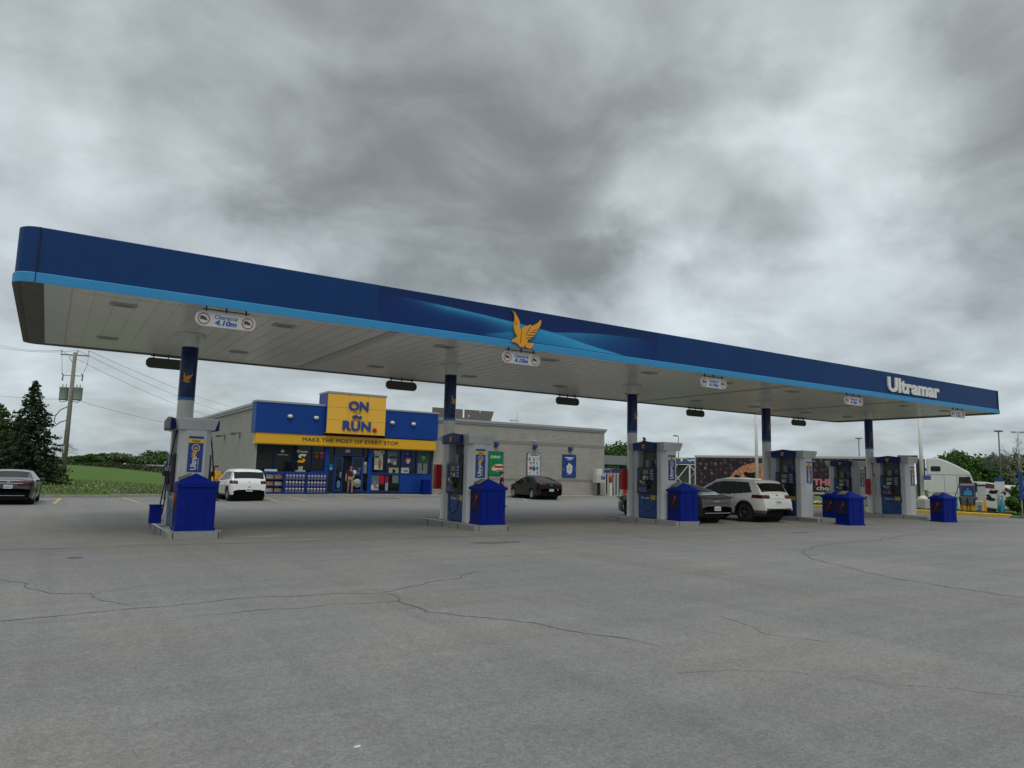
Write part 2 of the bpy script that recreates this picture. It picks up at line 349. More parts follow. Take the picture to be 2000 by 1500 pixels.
def grass_mat():
    m = bpy.data.materials.new('grass_field'); m.use_nodes = True; t = m.node_tree; b = t.nodes['Principled BSDF']; b.inputs['Roughness'].default_value = .95; b.inputs['Specular IOR Level'].default_value = .1
    g = t.nodes.new('ShaderNodeNewGeometry'); sp = t.nodes.new('ShaderNodeSeparateXYZ'); t.links.new(g.outputs['Position'], sp.inputs[0])
    n = t.nodes.new('ShaderNodeTexNoise'); n.inputs['Scale'].default_value = .25; n.inputs['Detail'].default_value = 7; t.links.new(g.outputs['Position'], n.inputs['Vector'])
    n2 = t.nodes.new('ShaderNodeTexNoise'); n2.inputs['Scale'].default_value = 4; n2.inputs['Detail'].default_value = 5; t.links.new(g.outputs['Position'], n2.inputs['Vector'])
    # mown grass further off, rough weeds by the kerb
    mr = t.nodes.new('ShaderNodeMapRange'); mr.inputs[1].default_value = 66; mr.inputs[2].default_value = 76
    ad = t.nodes.new('ShaderNodeMath'); ad.operation = 'MULTIPLY_ADD'; ad.inputs[1].default_value = 14; t.links.new(n.outputs['Fac'], ad.inputs[0]); t.links.new(sp.outputs[1], ad.inputs[2]); t.links.new(ad.outputs[0], mr.inputs[0])
    c1 = t.nodes.new('ShaderNodeMix'); c1.data_type = 'RGBA'; c1.inputs['A'].default_value = (.070, .110, .030, 1); c1.inputs['B'].default_value = (.12, .155, .055, 1); t.links.new(n2.outputs['Fac'], c1.inputs['Factor'])
    c2 = t.nodes.new('ShaderNodeMix'); c2.data_type = 'RGBA'; c2.inputs['A'].default_value = (.058, .112, .020, 1); c2.inputs['B'].default_value = (.098, .165, .034, 1); t.links.new(n.outputs['Fac'], c2.inputs['Factor'])
    c3 = t.nodes.new('ShaderNodeMix'); c3.data_type = 'RGBA'; t.links.new(mr.outputs[0], c3.inputs['Factor']); t.links.new(c1.outputs['Result'], c3.inputs['A']); t.links.new(c2.outputs['Result'], c3.inputs['B'])
    t.links.new(c3.outputs['Result'], b.inputs['Base Color']); return m
GRASS = grass_mat()
def lerp(x, pts):
    if x <= pts[0][0]: return pts[0][1]
    for (a, u), (b, v) in zip(pts, pts[1:]):
        if x <= b: return u+(v-u)*(x-a)/(b-a)
    return pts[-1][1]
def hm_(x, y): return 1-sstep((x/max(y, 1)-.01)/.17)
def hz_(x, y):
    if x <= XK-.01 and y <= YK-.01: return gz(x, y)-.14
    if x < XK and y < 73:
        m_ = hm_(x, y); mound = lerp(y, [(YK, .0), (58, .16), (80, .62), (150, 1.50)])*m_-.12*(1-m_)*sstep((y-YK)/20)
        return mound if x < 9 else min(mound, -.05)
    m_ = hm_(x, y); left = lerp(y, [(YK, .0), (58, .16), (80, .62), (150, 1.45), (400, 1.5), (900, 1.2), (3000, 1.0)])*m_-.12*(1-m_)*sstep((y-YK)/20)
    right = lerp(x, [(XK, .05), (45.5, .0), (48, -.42), (60, -.5), (100, -.45), (220, .3), (600, 1.1), (3000, 1.2)])
    if x <= XK-.01: return left
    k = sstep((math.atan2(x, max(y, .01))-R(26))/R(14))
    return left*(1-k)+right*k
gx = [-3000, -1200, -600, -300, -160, -100, -60, -30, -20, -14, -8, -3, 0, 3, 6, 8.9, 9.1, 14, 20, 28, 35, XK-.02, XK, 43.5, 45.5, 48, 50, 53, 56, 60, 66, 74, 86, 100, 130, 170, 220, 300, 450, 700, 1300, 3000]
gy = [-3000, -900, -300, -120, -60, -30, -15, -5, 0, 4, 8, 12, 16, 20, 24, 28, 32, 36, 40, YK-.02, YK, 46, 48, 50, 54, 58, 63, 68, 73, 80, 88, 100, 115, 130, 150, 180, 230, 300, 400, 600, 900, 1500, 3000]
sheet('ground', gx, gy, hz_, GRASS)
# kerbs
m_ = MB(); seg = 3.0; x = -60
while x < 9.4:
    x2 = min(x+seg, 9.5); a = gz(x, YK)-.1; m_.box(x+.01, x2-.01, YK-.09, YK+.09, a, gz((x+x2)/2, YK)+.15, .02); x = x2
tag(m_.build('kerb', KERB), 'grey concrete kerb between the parking bays and the grass field', 'kerb')
# lot right kerb: yellow, running away from the viewer, ends with a bare concrete stretch
def kerb_line(name, pts, m, label, z0=-.25, h=.13, wd=.17):
    k = MB()
    for (ax, ay), (bx_, by) in zip(pts, pts[1:]):
        a = Vector((ax, ay, 0)); b = Vector((bx_, by, 0)); L = (b-a).length; nn = max(1, int(L/2.4)); d = (b-a)/L; s_ = Vector((d.y, -d.x, 0))*wd/2
        for i in range(nn):
            p = a+(b-a)*i/nn+d*.006; q = a+(b-a)*(i+1)/nn-d*.006; zt = gz(p.x, p.y)+h
            cs = s_*.8
            vs = [p-s_, p+s_, q+s_, q-s_]; k.add([(v.x, v.y, z0) for v in vs]+[(v.x, v.y, zt-.03) for v in vs]+[(v.x, v.y, zt) for v in (p-cs, p+cs, q+cs, q-cs)],
                [(0, 1, 5, 4), (1, 2, 6, 5), (2, 3, 7, 6), (3, 0, 4, 7), (4, 5, 9, 8), (5, 6, 10, 9), (6, 7, 11, 10), (7, 4, 8, 11), (8, 9, 10, 11)])
    return tag(k.build(name, m), label, 'kerb')
kerb_line('kerb', [(36.2, 33.5), (38.6, 29.8), (41.0, 26.6), (42.2, 23.6), (42.38, 20.9), (42.40, 17.9)], KERBY, 'yellow painted kerb in front of the diesel pumps', h=.19, wd=.30)
V_ = [(36.3, 33.7), (38.7, 29.95), (41.1, 26.75), (42.25, 24.2), (42.29, 44.3), (36.3, 44.3)]
k = MB(); k.add([(x, y, gz(x, y)+.12) for x, y in V_]+[(x, y, gz(x, y)-.05) for x, y in V_], [(0, 1, 2, 3, 4, 5)]+[(i, (i+1) % 6, 6+(i+1) % 6, 6+i) for i in range(6)]); tag(k.build('grass_verge', GRASS), kind='structure')
kerb_line('kerb', [(42.40, 17.9), (42.5, 9), (42.6, -20)], KERB, 'bare grey kerb continuing from the end of the yellow kerb')
# asphalt cracks
CR = mat('crack_fill', (.085, .083, .08), .85, var=.3, vscale=8)
def crack(pts, wd):
    k = MB(); P = []
    for (a, b) in zip(pts, pts[1:]):
        a = Vector(a); b = Vector(b); n = max(2, int((b-a).length/.09))
        for i in range(n):
            p = a+(b-a)*i/n; o_ = mnoise.noise(Vector((p.x*1.7, p.y*1.7, 3)))*.14+mnoise.noise(Vector((p.x*7, p.y*7, 1)))*.05
            d = (b-a).normalized(); P.append(p+Vector((-d.y, d.x))*o_)
    P.append(Vector(pts[-1])); L = []; 
    for i, p in enumerate(P):
        d = (P[min(i+1, len(P)-1)]-P[max(i-1, 0)]).normalized(); n_ = Vector((-d.y, d.x)); t = i/len(P)
        ww = wd*(.35+.65*abs(mnoise.noise(Vector((p.x*3, p.y*3, 9))))*1.6)*min(1, (1-t)*4+.15)
        L.append((p+n_*ww, p-n_*ww))
    vs = []; 
    for a, b in L: vs += [(a.x, a.y, gz(a.x, a.y)+.003), (b.x, b.y, gz(b.x, b.y)+.003)]
    k.add(vs, [(2*i, 2*i+1, 2*i+3, 2*i+2) for i in range(len(L)-1)])
    tag(k.build('asphalt_crack', CR), kind='structure')
crack([(-.4, 12.5), (.19, 11.0), (.6, 10.74), (.71, 10.1), (1.03, 9.47)], .012)
crack([(.6, 10.74), (1.3, 11.2), (1.9, 11.3)], .008)
crack([(3.98, 9.31), (3.67, 9.45), (2.37, 9.6), (.92, 9.45), (-.26, 9.26), (-1.5, 9.1)], .015)
crack([(3.95, 9.3), (3.98, 8.9), (3.93, 8.61), (3.89, 7.87), (4.58, 7.05), (4.95, 6.13), (5.2, 5.3)], .017)
crack([(3.98, 9.31), (4.7, 9.8), (5.63, 10.17), (6.3, 10.8)], .014)
crack([(3.95, 8.6), (2.6, 8.8), (1.2, 8.7)], .008)
crack([(14.5, 10.2), (13.92, 9.8), (12.74, 7.72), (12.4, 6.3), (12.25, 5.1), (12.6, 3.5)], .020)
crack([(14.4, 10.1), (14.78, 10.54), (16.98, 11.64), (20.6, 12.1), (25.25, 13.41), (27.5, 13.9)], .024)
crack([(4.6, 4.5), (5.63, 4.1), (5.9, 3.5), (6.59, 2.77), (7.2, 1.6)], .0045)
crack([(7.0, 6.1), (6.6, 5.2), (6.9, 4.6)], .008)
PALE = mat('pale_patch', (.31, .29, .235), .85, var=.2)
OIL = mat('oil_stain', (.085, .083, .078), .6, var=.2)
def patch(cx, cy, rx, ry, m, z=.0065, rot=0, seed=0, name='stain'):
    n = 40; vs = [(0, 0)]
    for i in range(n):
        a = 2*math.pi*i/n; r = 1+.5*mnoise.noise(Vector((math.cos(a)*1.6+seed, math.sin(a)*1.6, seed)))+.35*mnoise.noise(Vector((math.cos(a)*5+seed, math.sin(a)*5, seed*2)))
        vs.append((math.cos(a)*rx*r, math.sin(a)*ry*r))
    c, s_ = math.cos(rot), math.sin(rot)
    k = MB(); k.add([(cx+x*c-y*s_, cy+x*s_+y*c, gz(cx, cy)+z) for x, y in vs], [(0, 1+i, 1+(i+1) % n) for i in range(n)])
    return tag(k.build('pavement_patch', m), kind='structure')
patch(4.5, 18.0, .62, .16, PALE, seed=1); patch(4.9, 18.35, .35, .12, PALE, seed=2, rot=.4); patch(5.2, 17.0, .45, .07, PALE, seed=4, rot=-.4)
patch(1.5, 17.15, .9, .05, PALE, seed=5); patch(12.6, 16.2, 1.4, .06, PALE, seed=6)
patch(20.6, 14.7, .6, .05, OIL, seed=7); patch(.55, 14.9, .12, .1, OIL, seed=8); patch(9.3, 15.0, .6, .22, mat('damp_asphalt', (.13, .13, .12), .8), seed=9)
patch(16.6, 38.9, 1.4, .35, OIL, seed=11); patch(7.7, 2.1, .05, .02, OIL, seed=12)
for i in range(16):
    cx_ = rng.uniform(1, 34); cy_ = rng.uniform(17.5, 23.5); patch(cx_, cy_, rng.uniform(.05, .28), rng.uniform(.04, .14), OIL if cy_ > 17 else mat('drip_stain', (.165, .163, .156), .75, var=.2), seed=30+i, rot=rng.uniform(0, 3))
# painted parking marks
PM = mat('worn_yellow_line', (.50, .36, .12), .8, var=.25, vscale=6)
PW = mat('worn_white_line', (.40, .40, .38), .8, var=.25, vscale=6)
def mark(x0, y0, x1, y1, wd, m, n=14):
    k = MB(); a = Vector((x0, y0)); b = Vector((x1, y1)); d = (b-a).normalized(); q = Vector((-d.y, d.x))*wd/2; vs = []
    for i in range(n+1):
        p = a+(b-a)*i/n; vs += [(p.x+q.x, p.y+q.y, gz(p.x, p.y)+.008), (p.x-q.x, p.y-q.y, gz(p.x, p.y)+.008)]
    k.add(vs, [(2*i, 2*i+1, 2*i+3, 2*i+2) for i in range(n)]); tag(k.build('parking_line', m), kind='structure')
mark(.75, 43.7, .42, 37.4, .13, PM); mark(3.55, 43.7, 3.75, 37.6, .13, PM); mark(-2.2, 43.7, -2.4, 37.6, .13, PM)
mark(14.6, 41.5, 13.9, 36.2, .13, PM); mark(15.4, 41.5, 14.9, 37.6, .1, PM); mark(18.1, 41.5, 16.9, 36.2, .13, PM); mark(18.8, 41.5, 18.0, 37.8, .1, PM); mark(11.6, 41.5, 11.2, 36.2, .13, PM)
mark(12.0, 36.3, 14.6, 36.0, .12, PW); mark(18.3, 37.0, 22.5, 36.6, .12, PW); mark(10.2, 40.5, 9.7, 36.4, .12, PM); mark(30.6, 41.5, 29.8, 36.5, .12, PM); mark(27.4, 41.5, 24.6, 36.5, .12, PW)
mark(39.5, 24.5, 41.2, 21.5, .12, PW); mark(40.5, 20.0, 41.6, 17.0, .12, PW); mark(36.0, 21.5, 38.5, 26.0, .12, PW)
# litter specks lying on the tarmac
k = MB(); k.box(-.016, .02, -.008, .012, 0, .004); k.box(.0, .028, .004, .016, .003, .006); q = at(706, 1267, 4.33)
tag(k.build('paper_scrap', PAPER, loc=(q.x, q.y, G0+.002)), 'small white scrap of paper lying on the open asphalt in front', 'litter')
# ================================================================== CANOPY
CX0, CX1, CY0, CY1, ZB, ZT = -.855, 38.95, 16.555, 25.27, 5.05, 6.16
can = thing('gas_station_canopy', 'long flat canopy with navy fascia and light blue stripe on five round columns', 'canopy', ((CX0+CX1)/2, 20.9, G0))
def cb(mb, name, mats): 
    o = mb.build(name, mats); o.parent = can; o.matrix_parent_inverse = Matrix.Translation(-Vector(can.location)); return o
can_inv = Matrix.Translation(-Vector(can.location))
zs = ZB+.205
rad = .55
def outline(off, r): return rrect(CX0+off, CX1-off, CY0+off, CY1-off, r, 8)
def ring(mb, o0, r0, o1, r1, z0, z1):
    a = outline(o0, r0); b = outline(o1, r1); n = len(a)
    mb.add([(x, y, z0) for x, y in a]+[(x, y, z1) for x, y in b], [(i, (i+1) % n, n+(i+1) % n, n+i) for i in range(n)])
k = MB(); k.smooth = False
ring(k, .0, .34, .0, .34, zs, ZT); ring(k, .0, .34, .04, .30, ZT, ZT+.02); ring(k, .04, .30, .22, .2, ZT+.02, ZT+.02); ring(k, .22, .2, .22, .2, ZT+.02, ZT-.4)
cb(k, 'fascia', NAVY)
k = MB(); ring(k, -.012, .35, -.03, .37, zs, zs-.02); ring(k, -.03, .37, -.03, .37, zs-.02, ZB+.03); ring(k, -.03, .37, -.028, .37, ZB+.03, ZB); ring(k, .0, .34, -.012, .35, zs+.004, zs)
cb(k, 'light_blue_stripe', CYAN)
# underside lip, wider and darker at the two ends
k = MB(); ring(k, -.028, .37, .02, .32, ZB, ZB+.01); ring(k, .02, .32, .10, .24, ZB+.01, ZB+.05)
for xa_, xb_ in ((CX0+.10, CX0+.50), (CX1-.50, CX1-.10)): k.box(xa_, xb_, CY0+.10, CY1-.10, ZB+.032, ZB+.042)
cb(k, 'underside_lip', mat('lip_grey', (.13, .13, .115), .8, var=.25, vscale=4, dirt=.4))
# vertical joints in the fascia
k = MB()
for x in (-.50, 38.6): k = MB(); k.box(x-.009, x+.009, CY0-.036, CY0, ZB+.01, ZT+.005); cb(k, 'panel_joint', SEAM)
# graphic panel: light sweeps printed on the navy
def sweep(u, v):
    def mixc(a, b, t): t = max(0, min(1, t)); return tuple(a[i]+(b[i]-a[i])*t for i in range(3))
    c = mixc((10, 48, 108), (16, 42, 90), min(1, v*1.1)); light = (58, 158, 205)
    e1 = float(np.interp(u, [0, .04, .21, .32, .42, .50, .58, .65, .72, .80, .88], [.84, .82, .735, .66, .58, .51, .42, .30, .18, .08, -.02]))
    e2 = float(np.interp(u, [.30, .34, .42, .50, .58, .66, .74, .82, .90, 1.0], [-.02, .10, .25, .37, .46, .56, .63, .68, .70, .70]))
    if u > .30 and v < e2:
        d = e2-v; t = math.exp(-d*1.5)*min(1, d/.03)*min(1, (u-.30)*9)*max(0, min(1, (.98-u)*3.2)); c = mixc(c, light, t*.72)
    if v < e1 and u < .9:
        d = e1-v; k1 = 3.4 if u < .30 else 3.4-(u-.30)*7; t = math.exp(-d*max(.9, k1))*min(1, d/.035)*min(1, u*5+.02); kk_ = max(0, min(1, (u-.30)/.18)); c2 = mixc(mixc((16, 46, 98), (20, 84, 140), kk_), light, t)
        c = mixc(c, c2, (min(1, d/.03))*kk_+min(1, t*1.3)*(1-kk_))
        if .30 < u < .60 and v < e2: c = mixc(c, light, .40*math.exp(-(e2-v)*3)*min(1, (u-.30)*14)*min(1, (.60-u)*10))
    return c
o = picture('graphic_panel', 6.6, 16.05, zs+.02, ZT-.006, CY0-.006, 460, 64, sweep, None); o.parent = can; o.matrix_parent_inverse = can_inv
k = MB(); bird(k, 10.97, CY0-.03, 5.57, 1.02, 1.02, .05); o = cb(k, 'bird_emblem', ORNG)
k = MB()
for a, b in (((.34, .50), (.30, .12)), ((.62, .62), (.48, .38)), ((.84, .56), (.70, .54)), ((.80, .48), (.62, .46)), ((.74, .40), (.52, .38)), ((.66, .32), (.48, .29)), ((.42, .02), (.47, .10)), ((.12, .70), (.16, .62))):
    A = Vector((10.97+(a[0]-.5)*1.02, 5.57+(a[1]-.5)*1.02)); Bq = Vector((10.97+(b[0]-.5)*1.02, 5.57+(b[1]-.5)*1.02)); d = (Bq-A).normalized(); q = Vector((-d.y, d.x))*.008
    k.prism([tuple(A+q), tuple(Bq+q), tuple(Bq-q), tuple(A-q)], CY0-.088, CY0-.079, 'y')
o2 = cb(k, 'feather_line', mat('feather_brown', (.16, .06, .01), .6)); 
k = MB(); lettering(k, 'Ultramar', 31.05, CY0-.01, 5.66, width=4.05, height=.62, ext=.06, bold=.035); cb(k, 'lettering', WHITE)
# soffit with panel seams
k = MB(); k.prism(outline(.06, .30), ZB+.05, ZB+.09, 'z')
cb(k, 'soffit', SOFFIT)
k = MB()
x = CX0+1.0
i_ = 0
while x < CX1-.5:
    k.box(x-.004, x+.004, CY0+.10, CY1-.10, ZB+.044, ZB+.048); x += .405; i_ += 1
for y in (CY0+.62, CY1-.62): k.box(CX0+.2, CX1-.2, y-.006, y+.006, ZB+.040, ZB+.0435)
cb(k, 'soffit_seams', mat('soffit_seam', (.64, .63, .59), .6))
k = MB(); k.box(CX0+.50, CX0+.98, CY0+.15, CY1-.15, ZB+.036, ZB+.039); cb(k, 'soffit_edge_panel', mat('soffit_pale', (.72, .73, .74), .3))
for xx in (7.2, 23.2, 31.0): 
    k = MB(); k.box(xx-.14, xx+.14, CY0+.3, CY1-.3, ZB+.036, ZB+.039); cb(k, 'soffit_joint_strip', mat('soffit_strip', (.54, .53, .50), .4))
k = MB(); k.box(CX0+.24, CX1-.24, CY0+.24, CY1-.24, ZT-.35, ZT-.30); cb(k, 'roof_deck', MGREY)
k = MB(); k.cyl((9.1, 18.5, ZT-.3), (9.1, 18.5, ZT+.52), .02); k.cyl((8.75, 18.5, ZT+.44), (9.6, 18.45, ZT+.46), .02); cb(k, 'roof_antenna', MGREY)
# recessed lights, unlit
lm = MB(); lm.box(-.26, .26, -.16, .16, -.03, 0); lm.cur = 1; lm.box(-.17, .17, -.10, .10, -.034, -.030); lm.cur = 0
lm = lm.mesh('canopy_light', [mat('light_frame', (.42, .42, .40), .5), mat('light_lens', (.10, .10, .095), .3)])
for cxk in range(10):
    x = 1.13+3.52*(cxk//1)*1.0 if 0 else [1.13, 4.65, 9.1, 12.75, 16.9, 20.7, 24.6, 28.6, 32.6, 36.2][cxk]
    for y in (17.85, 22.9):
        o = link('ceiling_light', lm, can); o.location = Vector((x, y, ZB+.048))-Vector(can.location)
# columns
ISX = [2.98+7.907*i for i in range(5)]; CY = 20.77; ITOP = .115
def wrapfn(u, v):
    c = (12, 22, 74); 
    if v < .035: return (30, 130, 185)
    f = max(0, 1-abs(v-.30-.55*(u-.35)*2.2)*3.2)*.55+max(0, .5-abs(v-.55+.9*(u-.3))*2.5)*.5
    f *= .85; return (12+f*22, 24+f*88, 78+f*80)
colz = ITOP
for i, X in enumerate(ISX):
    c = thing('x', None, None); bpy.data.objects.remove(c)
    k = MB(); r = .19 if i else .205
    k.lathe([(r+.03, 0), (r+.03, .04), (r, .07), (r, ZB+.05-ITOP)], 28, (X, CY, ITOP)); k.lathe([(r, 0), (r+.16, .0), (r+.16, .025), (r, .025)], 24, (X, CY, ZB+.02)); 
    o = cb(k, 'column', COLW)
    # printed wrap: a curved sheet standing just proud of the column
    n = 36; nzz = 30; z0, z1 = 3.25+(.06 if i == 0 else 0), 4.74; vs = []; cs = []
    for j in range(nzz+1):
        for a in range(n+1):
            t = 2*math.pi*a/n; vs.append((X+(r+.006)*math.cos(t), CY+(r+.006)*math.sin(t), z0+(z1-z0)*j/nzz)); cs.append((*lin(wrapfn((a/n*2) % 1, j/nzz)), 1))
    fs = [(j*(n+1)+a, j*(n+1)+a+1, (j+1)*(n+1)+a+1, (j+1)*(n+1)+a) for j in range(nzz) for a in range(n)]
    me = bpy.data.meshes.new('printed_wrap'); me.from_pydata(vs, [], fs); ca = me.color_attributes.new('Col', 'FLOAT_COLOR', 'POINT'); ca.data.foreach_set('color', np.array(cs, dtype=np.float32).ravel()); me.materials.append(vmat('wrap_print', .3, .2)); me.polygons.foreach_set('use_smooth', [True]*len(fs)); me.update()
    wq = link('printed_wrap', me, o); 
    # emblem bent round the wrap, facing the left-front side
    bm_ = bmesh.new(); kk = MB(); bird(kk, 0, 0, 0, .26, .30, .004)
    ang = R(-100) if i == 0 else R(-68-4*i*.6) ; vv = []
    for v in kk.v: t = ang+v[0]/(r+.012); rr_ = r+.010-v[1]; vv.append((X+rr_*math.cos(t), CY+rr_*math.sin(t), 3.90+v[2]+.02))
    kk.v = vv; e = kk.build('bird_emblem', ORNG, o); bm_.free()
# column notices
k = MB(); 
for s_, zz_ in (('J', 2.60), ('8', 2.42), ('8', 2.24)): lettering(k, s_, ISX[1]-.10, CY-.178, zz_, height=.13, ext=.012, bold=.0)
cb(k, 'column_number', MGREY)
def dec(i, z, wd, ht, m, name, dx=0):
    k = MB(); k.prism(rrect(ISX[i]+dx-wd/2, ISX[i]+dx+wd/2, z-ht/2, z+ht/2, .01), CY-.215, CY-.20, 'y'); cb(k, name, m)
k = MB(); k.prism(rrect(ISX[2]-.02, ISX[2]+.14, 1.85, 2.05, .01), CY-.2, CY-.17, 'y'); cb(k, 'no_smoking_sticker', RED)
k = MB(); k.prism(rrect(ISX[4]-.02, ISX[4]+.16, 1.85, 2.07, .01), CY-.2, CY-.17, 'y'); cb(k, 'no_smoking_sticker', RED)
k = MB()
for s_, zz_ in zip('CARWASH', [3.02-.17*i for i in range(7)]): lettering(k, s_, ISX[4]-.09, CY-.178, zz_, height=.12, ext=.012, bold=.0)
cb(k, 'column_lettering', mat('faded_red', (.30, .12, .10), .6))
# conduit on the second and fourth column head
# clearance signs
def clearance(front=True):
    t = thing('clearance_sign', None, 'hanging sign')
    k = MB(); k.prism(rrect(-.635, .635, -.165, .165, .15, 6), -.02, .02, 'y'); k.build('sign_board', mat('sign_shaded_white', (.50, .50, .50), .5, dirt=.2), t)  # white board; the dimness of shade is put into its base colour
    # back face is bare dark steel
    k = MB(); k.prism(rrect(-.63, .63, -.16, .16, .148, 6), .021, .030, 'y'); k.build('back_plate', DSIGN, t)
    k = MB(); k.box(-.5, .5, -.015, .015, .205, .225)
    for x in (-.42, 0, .42): k.box(x-.015, x+.015, -.012, .012, .15, .30)
    k.build('hanging_bracket', BLACK, t)
    k = MB(); lettering(k, 'Clearance', 0, -.021, .065, width=.48, height=.095, ext=.004, bold=.01, shear=.2); lettering(k, '4.10m', 0, -.021, -.06, width=.46, height=.12, ext=.004, bold=.045, shear=.2); k.build('lettering', mat('sign_blue_ink', (.01, .07, .35), .5), t)
    for sx in (-.46, .46):
        k = MB(); k.lathe([(.105, -.022), (.105, -.028), (.128, -.028), (.128, -.022)], 24, (sx, 0, 0), 'y'); k.build('ban_ring', mat('ring_red', (.34, .12, .13), .5), t)
        k = MB(); k.box(sx-.07, sx+.01, -.026, -.022, -.0, .05); k.box(sx+.01, sx+.055, -.026, -.022, -.012, .025); k.prism([(sx-.08, -.02), (sx+.08, -.035), (sx+.08, -.02), (sx-.08, -.005)], -.026, -.022, 'y'); k.build('truck_pictogram', BLACK, t)
    return t
c0 = clearance(); places = ['over the leftmost pump', 'under the orange bird emblem', 'over the third pump', 'just left of the white lettering', 'at the far right end of the fascia']
back = ['beside the first column', 'right of the yellow store sign', 'above the dark parked sedan', 'above the black trailer end', 'last before the canopy end']
for i, X in enumerate([3.07, 10.92, 18.72, 26.77, 34.92]):
    o = c0 if i == 0 else copy_tree(c0); o.location = (X, 16.66, 4.79); o['group'] = 'clearance signs along the canopy edge'
    o['label'] = 'white clearance sign on the front edge, '+places[i]
for i, X in enumerate([2.98, 11.06, 18.94, 26.88, 35.05]):
    o = copy_tree(c0); o.location = (X, 25.1, 4.80); o.rotation_euler[2] = math.pi; o['group'] = 'clearance signs along the canopy edge'
    o['label'] = 'dark sign back on the rear edge, '+back[i]
# ================================================================== PUMP ISLANDS
labs_i = ['raised concrete pump island nearest the left edge, steel-edged', 'raised concrete pump island under the second canopy column', 'raised concrete pump island beside the dark grey car', 'raised concrete pump island right of the white crossover', 'raised concrete pump island under the fifth, farthest canopy column']
def island(): 
    t = thing('pump_island', None, 'pump island', group='pump islands')
    y0, y1 = -2.91, .75; h = ITOP-G0
    k = MB(); k.prism(rrect(-.575, .575, y0+.02, y1, .10, 4), 0, h-.004, 'z'); k.build('slab', CONC, t)
    k = MB(); P = rrect(-.595, .595, y0, y1+.02, .12, 5); Q = rrect(-.555, .555, y0+.04, y1-.02, .09, 5); n = len(P)
    k.add([(x, y, 0) for x, y in P]+[(x, y, h-.01) for x, y in P]+[(x, y, h+.004) for x, y in Q], [(i, (i+1) % n, n+(i+1) % n, n+i) for i in range(n)]+[(n+i, n+(i+1) % n, 2*n+(i+1) % n, 2*n+i) for i in range(n)])
    k.build('steel_edging', STEEL, t)
    k = MB()
    for y in (-1.9, -.9, .1):
        for sx in (-1, 1): k.box(sx*.6-.004, sx*.6+.004, y-.01, y+.01, .01, h-.02)
    for sx in (-.47, .50): k.box(sx-.01, sx+.01, y0-.004, y0+.0, .01, h-.02)
    k.build('edging_joint', SEAM, t)
    return t
i0 = island()
for i, X in enumerate(ISX):
    o = i0 if i == 0 else copy_tree(i0); o.location = (X, CY, G0); o['label'] = labs_i[i]
